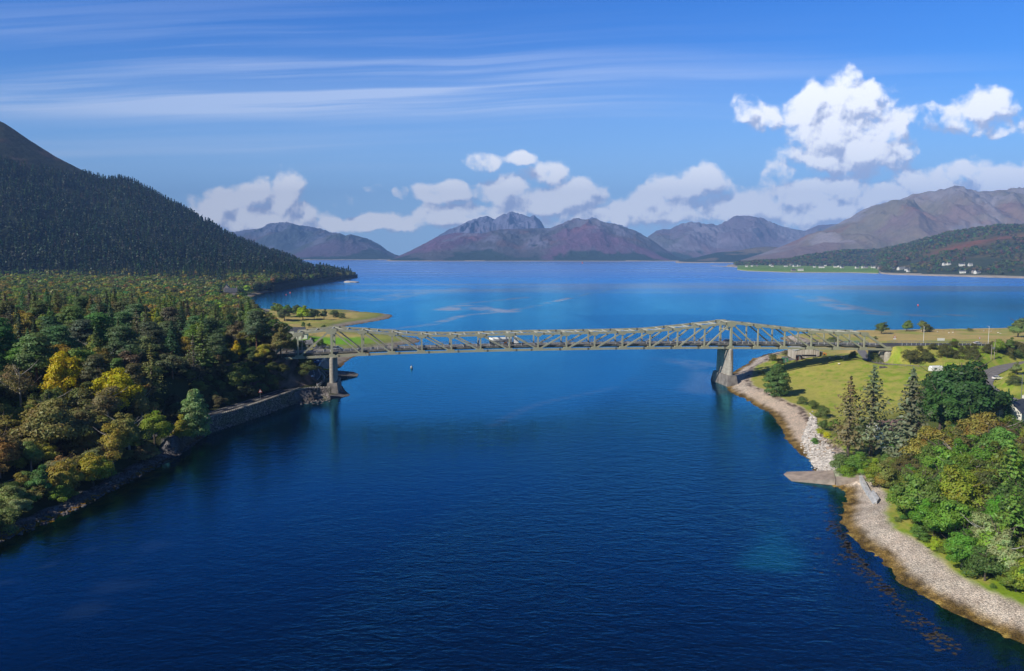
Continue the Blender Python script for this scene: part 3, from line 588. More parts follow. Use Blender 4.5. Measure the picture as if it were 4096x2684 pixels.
for w_ in (0, BW):
    oth = -1 if w_ == 0 else 1
    mb = MB()
    for i in range(NN-1): mb.bar(bp(NS[i], w_, ZB[i]), bp(NS[i+1], w_, ZB[i+1]), .8, .95)
    low = part(mb, 'lower_chord', M['steel'])
    mb = MB(); 
    for i in range(1, NN-2): mb.bar(bp(NS[i], w_, ZT[i]), bp(NS[i+1], w_, ZT[i+1]), .85, .98)
    topc = part(mb, 'upper_chord', M['steel'])
    for a, b in ((0, 1), (NN-1, NN-2)): part(MB().bar(bp(NS[a], w_, ZB[a]), bp(NS[b], w_, ZT[b]), .8, .95), 'end_post', M['steel'])
    for i in range(1, NN-1):
        big = i in (2, 16)
        v = part(MB().bar(bp(NS[i], w_, ZB[i]+.4), bp(NS[i], w_, ZT[i]-.4), .62 if not big else .95, .6 if not big else .95, (BC, BS, 0)), 'vertical', M['steel'])
    segs = [(1, 'b', 2, 't')]+[(i, 't', i+1, 'b') for i in range(2, 9)]+[(i, 'b', i+1, 't') for i in range(9, 16)]+[(i, 't', i+1, 'b') for i in range(16, 21)]
    for i, a, j, b in segs:
        p = bp(NS[i], w_, ZB[i] if a == 'b' else ZT[i]); q = bp(NS[j], w_, ZB[j] if b == 'b' else ZT[j])
        part(MB().bar(p, q, .58, .62), 'diagonal', M['steel'])
    # gusset plates: trapezia bolted on both faces of each joint, and darker bolted splices
    for i in range(NN):
        mb = MB(); s0 = NS[i]
        nar = 1.0 if 0 < i < NN-1 else .8
        def plate(pts, th=.92):
            f = [bp(s0+a, w_-th/2, z) for a, z in pts]; g = [bp(s0+a, w_+th/2, z) for a, z in pts]; n = len(pts)
            mb.add(f+g, [tuple(range(n)), tuple(range(2*n-1, n-1, -1))]+[(k, n+k, n+(k+1) % n, (k+1) % n) for k in range(n)])
        l = -2.2 if (9 <= i <= 8) else -1.6; r_ = 1.6
        if i in range(3, 10): l = -2.4
        if i in range(9, 16): r_ = 2.4
        if i == 1: r_ = 2.6
        if i in range(17, 22): l = -2.4
        zc = ZB[i]
        plate([(l*1.25, zc-.5), (r_*1.25, zc-.5), (r_*.75, zc+1.0), (l*.75, zc+1.0)] if 0 < i < NN-1 else [(-1.9, zc-.55), (1.9, zc-.55), (.9, zc+1.3), (-.9, zc+1.3)])
        part(mb, 'gusset_plate', M['steel'])
        if ZT[i] is not None:
            mb = MB(); zc = ZT[i]; big = i in (2, 16); kk = 1.5 if big else 1.0
            plate([(-1.5*kk, zc+.52), (1.5*kk, zc+.52), (2.0*kk, zc-.3), (.9*kk, zc-1.25*kk), (-.9*kk, zc-1.25*kk), (-2.0*kk, zc-.3)])
            part(mb, 'gusset_plate', M['steel'])
            sp_ = NS[i]+(-2.6 if i > 9 else 2.6); zz = float(np.interp(sp_, NS[1:-1], ZT[1:-1]))
            part(MB().bar(bp(sp_-.35, w_, zz), bp(sp_+.35, w_, zz), .97, 1.08), 'splice_plate', M['steel_dark'], topc)
        if 0 < i < NN-1:
            sp_ = NS[i]+3.1*(1 if i < 9 else -1); zz = zb(sp_)
            part(MB().bar(bp(sp_-.38, w_, zz), bp(sp_+.38, w_, zz), .97, 1.06), 'splice_plate', M['steel_dark'], low)
# top bracing: cross struts at nodes and mid-panels, with crossing laterals
ts = []
for i in range(1, NN-2):
    ts += [(NS[i], ZT[i]), ((NS[i]+NS[i+1])/2, (ZT[i]+ZT[i+1])/2)]
ts.append((NS[-2], ZT[-2]))
for k, (s0, z0) in enumerate(ts):
    part(MB().bar(bp(s0, .45, z0+.05), bp(s0, BW-.45, z0+.05), .42, .5), 'cross_strut', M['steel_light'])
    if k+1 < len(ts):
        s1, z1 = ts[k+1]; a, b = (.5, BW-.5) if k % 2 else (BW-.5, .5)
        part(MB().bar(bp(s0, a, z0+.12), bp(s1, b, z1+.12), .28, .22), 'wind_brace', M['steel_light'])
for i in (2, 16):                                    # sway frames over the piers
    mb = MB(); zt = ZT[i]-.6; s0 = NS[i]
    mb.bar(bp(s0, .4, zt-3.0), bp(s0, BW-.4, zt-3.0), .4, .45)
    for k in range(6):
        a = .4+(BW-.8)*k/6; b = .4+(BW-.8)*(k+1)/6; mb.bar(bp(s0, a, zt if k % 2 else zt-3), bp(s0, b, zt-3 if k % 2 else zt), .25, .28)
    part(mb, 'portal_frame', M['steel'])
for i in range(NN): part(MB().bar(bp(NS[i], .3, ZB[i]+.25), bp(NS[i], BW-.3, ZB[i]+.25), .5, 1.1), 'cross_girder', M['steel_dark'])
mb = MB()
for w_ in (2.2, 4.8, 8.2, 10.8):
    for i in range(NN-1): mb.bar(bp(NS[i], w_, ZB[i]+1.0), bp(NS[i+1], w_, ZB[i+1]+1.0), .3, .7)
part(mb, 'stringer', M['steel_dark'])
DZ = 1.72                                            # road surface above the lower chord
def strip(w0, w1, dz0, dz1, s0=-106.5, s1=184.0, st=6.5):
    mb = MB(); n = int((s1-s0)/st); ss = [s0+(s1-s0)*k/n for k in range(n+1)]
    for a, b in zip(ss[:-1], ss[1:]):
        za, zc = zb(a), zb(b); p = [bp(a, w0, za+dz0), bp(a, w1, za+dz0), bp(a, w1, za+dz1), bp(a, w0, za+dz1), bp(b, w0, zc+dz0), bp(b, w1, zc+dz0), bp(b, w1, zc+dz1), bp(b, w0, zc+dz1)]
        mb.add(p, [(3, 2, 6, 7), (0, 4, 5, 1), (0, 3, 7, 4), (1, 5, 6, 2)]+([(0, 1, 2, 3)] if a == ss[0] else [])+([(4, 7, 6, 5)] if b == ss[-1] else []))
    return mb
deck = part(strip(2.5, 10.5, DZ-.35, DZ), 'road_deck', M['asphalt_pale'])
part(strip(.75, 2.5, DZ-.55, DZ+.15), 'footway', M['concrete_dark']); part(strip(10.5, BW-.75, DZ-.55, DZ+.15), 'footway', M['concrete'])
part(strip(6.44, 6.56, DZ+.002, DZ+.012, st=3.25), 'centre_line', M['white_paint'], deck)
for w_, hgt_ in ((.9, 1.15), (BW-.9, 1.3)):
    mb = MB(); s = -106.
    for z_ in ((.35, .62, .9, 1.15) if w_ < 2 else (.3, .55, .8, 1.05, 1.3)):
        ss = list(np.arange(-106, 184.1, 6.45))
        for a, b in zip(ss[:-1], ss[1:]): mb.bar(bp(a, w_, zb(a)+DZ+.15+z_), bp(b, w_, zb(b)+DZ+.15+z_), .05, .05 if z_ < 1.1 else .09)
    part(mb, 'railing', M['grey_metal']); rail_o = mb
    pm_ = MB().box(-.06, .06, -.06, .06, 0, hgt_).build('railing_post', M['white_paint'] if w_ < 2 else M['grey_metal'], bridge); place(pm_)
    for k in range(98):
        s = -104+2.93*k; q_ = pm_ if k == 0 else pm_.copy()
        if k: C.collection.objects.link(q_)
        q_.location = bp(s, w_, zb(s)+DZ+.12)-Vector(bridge.location); q_.scale = (1, 1, 1.08 if k % 2 else .9)
# piers
def stadium(s0, w0, w1, r, z, n=10):                 # long thin plan with rounded ends, across the bridge
    o = []
    for k in range(n+1): a = math.pi+math.pi*k/n; o.append(bp(s0+r*math.cos(a), w0+r*math.sin(a), z))
    for k in range(n+1): a = math.pi*k/n; o.append(bp(s0+r*math.cos(a), w1+r*math.sin(a), z))
    return o
def rect(s0, hs, w0, w1, z): return [bp(s0-hs, w0, z), bp(s0+hs, w0, z), bp(s0+hs, w1, z), bp(s0-hs, w1, z)]
conc = bpy.data.materials.new('stained_concrete'); conc.use_nodes = True; t = NT(conc.node_tree)
co = t.n('ShaderNodeTexCoord').outputs['Object']; stn = t.noise(t.v('MULTIPLY', co, (1.6, 1.6, .09)), 1.0, 4, .6); nn = t.noise(co, .7, 5, .6)
ring = t.n('ShaderNodeTexWave', {'Vector': co, 'Scale': .22, 'Distortion': .15}, bands_direction='Z').outputs[0]
c = t.mixc(t.smooth(nn, .3, .7), (.34, .31, .27), (.46, .43, .38)); c = t.mixc(t.smooth(stn, .56, .66), c, (.17, .12, .09)); c = t.mixc(t.smooth(ring, .97, 1.0, 0, .45), c, (.18, .16, .14))
t.n('ShaderNodeOutputMaterial', {0: t.n('ShaderNodeBsdfPrincipled', {'Base Color': c, 'Roughness': .9, 'Specular IOR Level': .2})}); M['pier'] = conc
M['pier_base'] = mat('pier_base_concrete', (.20, .18, .165), .9, .35, .4, bump=.4, bscale=2)
for i, zbase, zfoot in ((2, 5.3, -5), (16, 5.0, -4)):
    s0 = NS[i]; zt = ZB[i]-1.25
    sh_ = part(MB().loft([stadium(s0, .0, BW, 1.3 if i == 2 else 1.45, zbase-.3), stadium(s0, 0, BW, 1.15, zt)]), 'pier_shaft', M['pier'])
    part(MB().loft([stadium(s0, .0, .01, 1.0, zt), stadium(s0, 0, .01, 1.0, zt+.55), stadium(s0, 0, .01, .7, zt+.85)]), 'bearing', M['pier'], sh_)
    part(MB().loft([stadium(s0, BW-.01, BW, 1.0, zt), stadium(s0, BW-.01, BW, 1.0, zt+.55), stadium(s0, BW-.01, BW, .7, zt+.85)]), 'bearing', M['pier'], sh_)
    hs = 2.1; pl = part(MB().loft([rect(s0, hs+1.1, -4.2, BW+4.2, zfoot), rect(s0, hs+.45, -3.3, BW+3.3, zbase-3.2), rect(s0, hs, -2.5, BW+2.5, zbase)]), 'pier_base', M['pier_base'])
# right abutment
s0 = NS[-1]; za = ZB[-1]-1.1
ab = part(MB().prism([tuple(p[:2]) for p in (bp(s0-3.2, 1.3, 0), bp(s0+1.6, 1.3, 0), bp(s0+1.6, BW-1.3, 0), bp(s0-3.2, BW-1.3, 0))], 3, za), 'abutment', M['pier'])
part(MB().loft([stadium(s0-.2, 0, .01, 1.75, 4), stadium(s0-.2, 0, .01, 1.65, za-.6), stadium(s0-.2, 0, .01, 1.0, za)]), 'abutment_column', M['pier'], ab)
part(MB().loft([stadium(s0-.2, BW-.01, BW, 1.75, 4), stadium(s0-.2, BW-.01, BW, 1.65, za-.6), stadium(s0-.2, BW-.01, BW, 1.0, za)]), 'abutment_column', M['pier'], ab)
part(MB().bar(bp(s0+1.2, 1.0, 10.9), bp(s0+19, .6, 10.9), .8, 13.2), 'wing_wall', M['concrete_dark'], ab); part(MB().bar(bp(s0+1.2, BW-1, 10.9), bp(s0+19, BW-.6, 10.9), .8, 13.2), 'wing_wall', M['concrete_dark'], ab); part(MB().bar(bp(s0+.5, BW/2, 17.4), bp(s0+9, BW/2, 17.45), 10, .5), 'approach_slab', M['asphalt'], ab)
part(MB().bar(bp(-104.5, 0, 11), bp(-104.5, BW, 11), 4.0, 9.0), 'left_abutment', M['concrete'])
# railings along the approach roads
def fence_line(pts, name, label, cat, h=1.0, rails=(.5, 1.0), step=2.5, m='grey_metal', pm='white_paint', group=None, rw=.06, pw=.1):
    P = dense(pts, 1.0); L_ = np.concatenate([[0], np.cumsum(np.linalg.norm(np.diff(P, axis=0), axis=1))]); base = P[0]
    o = empty(name, tuple(base), label, cat, group); mb = MB()
    n = max(1, int(L_[-1]/step)); at_ = lambda q: Vector([np.interp(q, L_, P[:, k])-base[k] for k in range(3)])
    for z_ in rails:
        for k in range(n): mb.bar(at_(L_[-1]*k/n)+Vector((0, 0, z_)), at_(L_[-1]*(k+1)/n)+Vector((0, 0, z_)), rw, rw*1.4)
    mb.build('rails', M[m], o); pm_ = MB().box(-pw/2, pw/2, -pw/2, pw/2, -.6, h+.03).build('post', M[pm], o)
    for k in range(n+1):
        q_ = pm_ if k == 0 else pm_.copy()
        if k: C.collection.objects.link(q_)
        q_.location = at_(L_[-1]*k/n)
    return o
P = RD['main_road'][0]; N_ = off([tuple(p[:2]) for p in P], -5.6)
fence_line([(x, y, P[i][2]+.05) for i, (x, y) in enumerate(N_)][:45], 'road_railing', 'white-posted railing along the near side of the road leaving the bridge on the right', 'railing')
N_ = off([tuple(p[:2]) for p in P], 5.6)
fence_line([(x, y, P[i][2]+.05) for i, (x, y) in enumerate(N_)][:60], 'road_railing', 'grey railing along the far side of the road leaving the bridge on the right', 'railing', rails=(.4, .7, 1.0), pm='grey_metal')
P = RD['bridge_approach_road'][0]; N_ = off([tuple(p[:2]) for p in P], -5.0)
fence_line([(x, y, P[i][2]+.05) for i, (x, y) in enumerate(N_)][:32], 'road_railing', 'grey metal railing rising beside the road curving off the left end of the bridge', 'railing', rails=(.35, .7, 1.1), h=1.2, pm='grey_metal', step=2)
# shore retaining wall with a crenellated coping
wm = bpy.data.materials.new('dry_stone'); wm.use_nodes = True; t = NT(wm.node_tree); co = t.n('ShaderNodeTexCoord').outputs['Object']
vo = t.n('ShaderNodeTexVoronoi', {'Vector': t.v('MULTIPLY', co, (1.6, 1.6, 3.2)), 'Scale': 1.0}); bc_ = t.n('ShaderNodeSeparateColor', {0: vo.outputs['Color']}).outputs[0]
c = t.mixc(bc_, (.12, .10, .095), (.36, .32, .30)); c = t.mixc(t.smooth(vo.outputs['Distance'], .45, .7, 0, .8), c, (.03, .03, .028)); c = t.mixc(t.smooth(t.noise(co, .3, 3), .45, .6, 0, .45), c, (.10, .11, .05))
bm_ = t.n('ShaderNodeBump', {'Height': vo.outputs['Distance'], 'Strength': .8, 'Distance': .2, }, invert=True).outputs[0]
t.n('ShaderNodeOutputMaterial', {0: t.n('ShaderNodeBsdfPrincipled', {'Base Color': c, 'Roughness': .95, 'Specular IOR Level': .1, 'Normal': bm_})}); M['stone'] = wm
wl_ = empty('sea_wall', (WALL[2][0], WALL[2][1], 0), 'long dry-stone sea wall with toothed coping below the left shore road', 'wall'); O_ = Vector(wl_.location)
P = dense([(x, y, 5.2) for x, y in WALL], 1.0); P2_ = np.array(off([tuple(p[:2]) for p in P], 1.1)); P1_ = np.array(off([tuple(p[:2]) for p in P], -.05)); PB = np.array(off([tuple(p[:2]) for p in P], -1.5))
V_ = []; F_ = []; n = len(P)
for k in range(n):
    V_ += [(*PB[k], -1.5), (*PB[k], .3), (*P1_[k], 1.2 if k < n-22 else 2.5), (*P1_[k], 5.0), (*P2_[k], 5.0), (*P2_[k], 2)]
for k in range(n-1):
    for j in range(5): F_.append((k*6+j, (k+1)*6+j, (k+1)*6+j+1, k*6+j+1))
o = MB().add([tuple(Vector(v)-O_) for v in V_], F_).build('wall_face', M['stone'], wl_)
mb = MB()
for k in range(0, n-1): 
    a = Vector((*((P1_[k]+P2_[k])/2-O_[:2]), 5.0+.2)); b = Vector((*((P1_[k]*.35+P1_[k+1]*.65+P2_[k]*.35+P2_[k+1]*.65)/2-O_[:2]), 5.0+.2))
    mb.bar(a, b, .6, .4)
mb.build('coping', M['white_paint'] if False else M['concrete'], wl_)
# slipways
slip = empty('slipway', G(3330, 1905, 1), 'pale concrete and cobble slipway running into the water on the right shore', 'slipway'); O_ = Vector(slip.location)
def slab(c4, zt4, zb_, name, m, parent):
    n = len(c4); o = MB().add([tuple(Vector((*c4[k], zt4[k]))-O_) for k in range(n)]+[tuple(Vector((*c4[k], zb_))-O_) for k in range(n)], [tuple(range(n-1, -1, -1)), tuple(range(n, 2*n))]+[(k, (k+1) % n, n+(k+1) % n, n+k) for k in range(n)]); me = o.build(name, m, parent)
    bm = bmesh.new(); bm.from_mesh(me.data); bmesh.ops.recalc_face_normals(bm, faces=bm.faces); bm.to_mesh(me.data); bm.free(); return me
M['slip'] = mat('slip_concrete', (.36, .29, .24), .85, .25, .5, bump=.3); M['slip_wet'] = mat('slip_wet', (.16, .12, .09), .5, .3, .7); M['cobble'] = mat('cobble', (.36, .38, .26), .9, .5, 1.2, bump=.5)
A0, A1, A2, A3 = G(3134,1897,.05), G(3148,1887,.05), G(3332,1881,1.7), G(3342,1917,1.7); A4 = G(3166,1924,.05)
slab([A0[:2], A1[:2], A2[:2], A3[:2], A4[:2]], [.05, .05, 1.7, 1.7, .05], -3.5, 'ramp', M['slip'], slip)
slab([G(3332,1880.,1.72)[:2], G(3470,1874,2.9)[:2], G(3475,1900,2.9)[:2], G(3342,1906,1.72)[:2]], [1.72, 2.9, 2.9, 1.72], -1, 'cobbled_apron', M['cobble'], slip)
slab([G(3342,1906,1.8)[:2], G(3475,1900,3.0)[:2], G(3477,1906,3.0)[:2], G(3345,1918,1.8)[:2]], [1.8, 3.0, 3.0, 1.8], -1, 'side_wall', M['slip'], slip)
qw = empty('quay_wall', G(3440,1905,2), 'white-topped concrete quay wall angled down the beach beside the slipway', 'wall'); O_ = Vector(qw.location); M['quay'] = mat('quay_top', (.52, .52, .53), .8, .25, .8)
slab([G(3436,1903,2.9)[:2], G(3448,1901,2.9)[:2], G(3508,2005,2.6)[:2], G(3494,2008,2.6)[:2]], [2.9, 2.9, 2.4, 2.4], -.5, 'wall_face', M['quay'], qw)
slab([G(3486,1962,3.2)[:2], G(3495,1958,3.2)[:2], G(3518,1990,3.1)[:2], G(3508,2004,3.0)[:2]], [3.1, 3.1, 3., 3.], -.5, 'upper_wall', M['quay'], qw)
s2 = empty('slipway', G(1390,1490,1), 'dark stone slipway jutting into the water behind the left bridge pier', 'slipway'); O_ = Vector(s2.location)
slab([G(1290,1484,3.2)[:2], G(1300,1477,3.2)[:2], G(1415,1488,.5)[:2], G(1434,1496,.2)[:2], G(1428,1506,.2)[:2], G(1350,1500,2.0)[:2]], [3.2, 3.2, .6, .2, .2, 1.8], -4, 'ramp', M['stone'], s2)
# rocks on the shores
def rocks(name, label, pts, mcol, group=None, kind='stuff'):
    V_, F_ = [], []; rng = np.random.RandomState(5); ico = bmesh.new(); bmesh.ops.create_icosphere(ico, subdivisions=1, radius=1); iv = np.array([v.co[:] for v in ico.verts]); fi = np.array([[v.index for v in f.verts] for f in ico.faces]); ico.free()
    for (x, y, z, r) in pts:
        v = iv*(1+.35*(rng.rand(len(iv), 1)-.5))*np.array([1, rng.uniform(.6, 1), rng.uniform(.45, .8)])*r; a = rng.uniform(0, 6.3); ca, sa = math.cos(a), math.sin(a)
        v = v@np.array([[ca, -sa, 0], [sa, ca, 0], [0, 0, 1]])+[x, y, z]; F_.append(fi+sum(len(q) for q in V_)); V_.append(v)
    o = link(name, npmesh(name, np.concatenate(V_), np.concatenate(F_)), mcol); return tag(o, label, 'rocks', group, kind)
M['rock_pale'] = mat('rock_pale', (.50, .46, .43), .9, .45, .9, bump=.3); M['rock_dark'] = mat('rock_dark', (.12, .105, .10), .9, .45, .8, bump=.4)
rng = np.random.RandomState(3); pts = []
for k in range(1700):
    f = rng.rand(); px = np.interp(f, [0, .3, .6, 1], [3252, 3240, 3288, 3318])+rng.uniform(-1, 1)*np.interp(f, [0, .3, .7, 1], [10, 38, 44, 30]); py = np.interp(f, [0, .3, .6, 1], [1690, 1760, 1830, 1873])+rng.normal(0, 9)
    x, y, _ = G(px, py, 1.2); z = gz(x, y) if k % 4 == 0 else None
    pts.append((x, y, z, rng.uniform(.2, .62)))
xs = np.array([[p[0], p[1]] for p in pts]); zz = terrain(xs[:, 0], xs[:, 1]); pts = [(p[0], p[1], zz[i]+.1, p[3]) for i, p in enumerate(pts) if zz[i] > -.4]
rocks('boulders', 'pale tumbled boulders armouring the bank above the slipway', pts, M['rock_pale'])
pts = []
for k in range(1500):
    y = 120+rng.rand()**1.1*215; x = np.interp(y, [p[1] for p in SH_L[:13]], [p[0] for p in SH_L[:13]])-rng.uniform(-1., 4.2 if y < 240 else .8); pts.append((x, y, 0, rng.uniform(.2, .65)))
for k in range(220):
    x, y, _ = G(rng.uniform(1190, 1320), rng.uniform(1578, 1612), 1.0); pts.append((x, y, 0, rng.uniform(.4, 1.3)))
xs = np.array([[p[0], p[1]] for p in pts]); zz = terrain(xs[:, 0], xs[:, 1]); pts = [(p[0], p[1], zz[i], p[3]) for i, p in enumerate(pts) if -1 < zz[i] < 3.3]
rocks('shore_rocks', 'dark grey slabs and rocks along the left waterline', pts, M['rock_dark'])
# ------------------------------------------------------------------ trees
def leafquads(cen, nrm, size, rng, asp=(.6, 1.3)):   # one small four-sided leaf clump per centre
    n = len(cen); nrm = nrm/(np.linalg.norm(nrm, axis=1)[:, None]+1e-9)
    r = rng.normal(size=(n, 3)); a = np.cross(nrm, r); a /= np.linalg.norm(a, axis=1)[:, None]+1e-9; b = np.cross(nrm, a)
    s = size*rng.uniform(.55, 1.25, (n, 1)); e = rng.uniform(asp[0], asp[1], (n, 1)); a = a*s*.5*e; b = b*s*.5/e
    V_ = np.stack([cen-a-b*.6, cen+a*.7-b, cen+a+b*.7, cen-a*.5+b], 1).reshape(-1, 3)
    return V_, np.arange(4*n).reshape(n, 4)
def blob_crown(blobs, n, size, rng, fill=.72, outw=1.0, rnd=.75):
    vol = np.array([b[3]*b[4]*b[5] for b in blobs])**.67; pr = vol/vol.sum(); k = rng.choice(len(blobs), n, p=pr); B = np.array(blobs)[k]
    d = rng.normal(size=(n, 3)); d /= np.linalg.norm(d, axis=1)[:, None]; d[:, 2] = np.where((d[:, 2] < -.35) & (rng.rand(n) < .6), -d[:, 2], d[:, 2])
    r = fill+(1.08-fill)*rng.rand(n, 1)**.7; c = B[:, :3]+d*B[:, 3:6]*r
    g = c-np.array([0, 0, np.mean([b[2] for b in blobs])*.75]); g /= np.linalg.norm(g, axis=1)[:, None]+1e-6
    return leafquads(c, d*outw*.7+g*.55+rng.normal(size=(n, 3))*rnd*.5+np.array([0, 0, .15]), size, rng)
def trunk_mesh(h, r, rng, limbs=6, spread=.3, top=.75, z0=.3, lean=0):
    mb = MB(); tp = [(0, 0, -.8), (0, 0, h*.15), (lean*h*.05, 0, h*.4), (lean*h*.1, 0, h*top)]; mb.tube(tp, [r*1.25, r, r*.75, r*.2], 7)
    for k in range(limbs):
        a = rng.uniform(0, 6.3); z = h*rng.uniform(z0, top*.85); l = h*spread*rng.uniform(.6, 1.1); p = Vector((0, 0, z)); q = p+Vector((math.cos(a)*l*.6, math.sin(a)*l*.6, l*.35)); s = q+Vector((math.cos(a)*l*.4, math.sin(a)*l*.4, l*.35))
        mb.tube([p, q, s], [r*.4, r*.25, r*.08], 5)
    return mb
PROTO = {}
def proto(key, Vf, tb, bark, h):
    V_, F_ = Vf; cm = npmesh('crown', V_, F_); cm.materials.append(M['leaf'])
    tm = bpy.data.meshes.new('trunk'); tm.from_pydata(tb.v, [], tb.f); tm.update(); tm.materials.append(M[bark]); PROTO[key] = (cm, tm, h)
def mk_broad(key, seed, n=9500, size=.32, w_=.42, zlo=.26, lobes=26, bark='bark', flat=1.0):
    rng = np.random.RandomState(seed); h = 10.; bl = []
    tops = [(rng.uniform(-.25, .25)*h*w_*1.6, rng.uniform(-.25, .25)*h*w_*1.6, rng.uniform(.72, .98)) for _ in range(3)]
    for k in range(lobes):                       # uneven boughs grouped round two or three leaders
        tx, ty, tz = tops[k % 3]; f = rng.uniform(0, 1)**.85; z = h*(zlo+(tz-.06-zlo)*f); env = (1-f*.72)*(.55+.45*min(1, f*4)); a = rng.uniform(0, 6.283)
        rr = h*w_*env*rng.uniform(.25, 1.0)**.6; s = h*w_*rng.uniform(.17, .36)*(1.15-.45*f)
        bl.append((tx*.6+math.cos(a)*rr, ty*.6+math.sin(a)*rr, z, s*rng.uniform(.9, 1.35), s*rng.uniform(.9, 1.35), s*rng.uniform(.55, .85)*flat))
    for tx, ty, tz in tops: bl.append((tx, ty, h*(tz-.07), h*w_*.22, h*w_*.22, h*.07)); bl.append((tx*.5, ty*.5, h*(tz*.5+zlo*.5), h*w_*.42, h*w_*.42, h*.16))
    V_, F_ = blob_crown(bl, n, size, rng, fill=.62, rnd=.95); m_ = int(n*.10); out = rng.normal(size=(m_, 3)); out /= np.linalg.norm(out, axis=1)[:, None]; B = np.array(bl)[rng.choice(len(bl), m_)]
    V2, F2 = leafquads(B[:, :3]+out*B[:, 3:6]*rng.uniform(1.0, 1.4, (m_, 1)), out+rng.normal(size=(m_, 3))*.6, size*.8, rng)      # stray twigs
    proto(key, (np.concatenate([V_, V2]), np.concatenate([F_, F2+len(V_)])), trunk_mesh(h, .22, rng, 9, .36, .85), bark, h)
mk_broad('oak_a', 1); mk_broad('oak_b', 2, w_=.5, zlo=.22, lobes=24); mk_broad('oak_c', 3, w_=.36, lobes=17, zlo=.3); mk_broad('oak_d', 4, w_=.56, zlo=.2, lobes=28, n=11000)
mk_broad('birch_a', 11, n=9000, size=.24, w_=.33, zlo=.22, lobes=24, bark='bark_pale', flat=1.3); mk_broad('birch_b', 12, n=8000, size=.24, w_=.38, zlo=.2, lobes=20, bark='bark_pale', flat=1.2)
mk_broad('bush_a', 21, n=6000, size=.36, w_=.62, zlo=.05, lobes=16); mk_broad('bush_b', 22, n=6000, size=.36, w_=.8, zlo=.02, lobes=18)
mk_broad('thin_a', 31, n=3000, size=.22, w_=.40, zlo=.35, lobes=16, bark='bark_pale')
def mk_pine(key, seed, n=7500):
    rng = np.random.RandomState(seed); h = 10.; bl = []
    for k in range(17):
        f = k/16.; z = h*(.42+.52*f); a = k*2.2+rng.uniform(-.5, .5); rr = h*.27*(1-.75*f)*rng.uniform(.5, 1.15); s = h*rng.uniform(.10, .16)*(1.1-.3*f); bl.append((math.cos(a)*rr, math.sin(a)*rr, z, s*1.25, s*1.25, s*.5))
    proto(key, blob_crown(bl, n, .25, rng, fill=.5), trunk_mesh(h, .17, rng, 9, .24, .92, .42), 'bark_pine', h)
_r = np.random.RandomState(47); _b = []
for k in range(34):
    f = (k+.5)/34; a = k*2.4; rr = 10*.24*math.sin(math.pi*min(1, .22+f*.80))**.8*_r.uniform(.75, 1.1); _b.append((math.cos(a)*rr, math.sin(a)*rr, 10*(.06+.86*f), _r.uniform(.9, 1.35), _r.uniform(.9, 1.35), _r.uniform(.5, .8)))
_b += [(0, 0, z, 1.7*(1-abs(z-4)/9), 1.7*(1-abs(z-4)/9), 1.3) for z in (2, 3.5, 5, 6.5, 8)]
proto('pinr', blob_crown(_b, 10000, .26, _r, fill=.6, rnd=.95), trunk_mesh(10, .2, _r, 6, .25, .8), 'bark_pine', 10.)
mk_pine('pine_a', 41); mk_pine('pine_b', 42)
def mk_spruce(key, seed, whorls=24, arms=10, R_=.25, droop=.25, size=.25, z0=.12, nq=17, pw=.95):
    rng = np.random.RandomState(seed); h = 10.; cen, nr = [], []
    for k in range(whorls):
        f = k/(whorls-1.); z = h*(z0+(.97-z0)*f); L = h*R_*(1-f)**pw*rng.uniform(.8, 1.12)+.08
        for j in range(arms):
            if rng.rand() < .10: continue
            a = 6.283*j/arms+k*1.1+rng.uniform(-.2, .2); l = L*rng.uniform(.7, 1.15); m = max(2, int(nq*(l/(h*R_)+.25)))
            for q in range(m):
                u = (q+.6)/m; side = rng.uniform(-1, 1)*.24*l*(1-u*.6); zz = z-droop*l*u+.16*l*u*u+rng.uniform(-.1, .1)
                cen.append((math.cos(a)*l*u-math.sin(a)*side, math.sin(a)*l*u+math.cos(a)*side, zz)); nr.append((math.cos(a)*.8+rng.normal()*.5, math.sin(a)*.8+rng.normal()*.5, .75+rng.normal()*.3))
    for q in range(6): cen.append((0, 0, h*(.95+.01*q))); nr.append((rng.normal(), rng.normal(), .1))
    V_, F_ = leafquads(np.array(cen), np.array(nr), size, rng, (.5, 1.0)); mb = MB().tube([(0, 0, -.8), (0, 0, 5), (0, 0, 9.9)], [.2, .13, .03], 7)
    for k in range(26):
        a = rng.uniform(0, 6.3); z = rng.uniform(1.2, 8.6); l = h*R_*(1-z/10)*.8; mb.tube([(0, 0, z), (math.cos(a)*l, math.sin(a)*l, z-droop*l*.6)], [.035, .012], 3)
    proto(key, (V_, F_), mb, 'bark', h)
mk_spruce('spruce_a', 51); mk_spruce('spruce_b', 52, R_=.20); mk_spruce('spruce_c', 53, R_=.30, arms=7, whorls=19, z0=.16, droop=.1, size=.26, nq=18, pw=.8); mk_spruce('larch', 54, R_=.26, arms=6, whorls=22, size=.2, droop=.3, nq=15)
mk_spruce('spruce_s', 55, whorls=13, arms=7, size=.62, nq=4)
COUNT = {}
def tree(kind, x, y, h, label, cat, group=None, col=(.06, .08, .03), wide=1.0, z=None, name=None, rz=None, sink=0):
    cm, tm, h0 = PROTO[kind]; s = h/h0; z = gz(x, y) if z is None else z
    nm = name or {'oak': 'broadleaf_tree', 'bir': 'birch_tree', 'bus': 'bush', 'thi': 'birch_tree', 'pin': 'pine_tree', 'spr': 'spruce_tree', 'lar': 'larch_tree'}[kind[:3]]
    o = empty(nm, (x, y, z-.15-sink), label, cat, group, rz=rng_t.uniform(0, 6.28) if rz is None else rz); o.scale = (s*wide, s*wide, s)
    c = link('crown', cm, None, o); kk_ = BOOST if max(col) < .16 else 1.6; c.color = (*[min(.5, v*kk_) for v in col], 1); t_ = link('trunk', tm, None, o) ; return o
rng_t = random.Random(7)
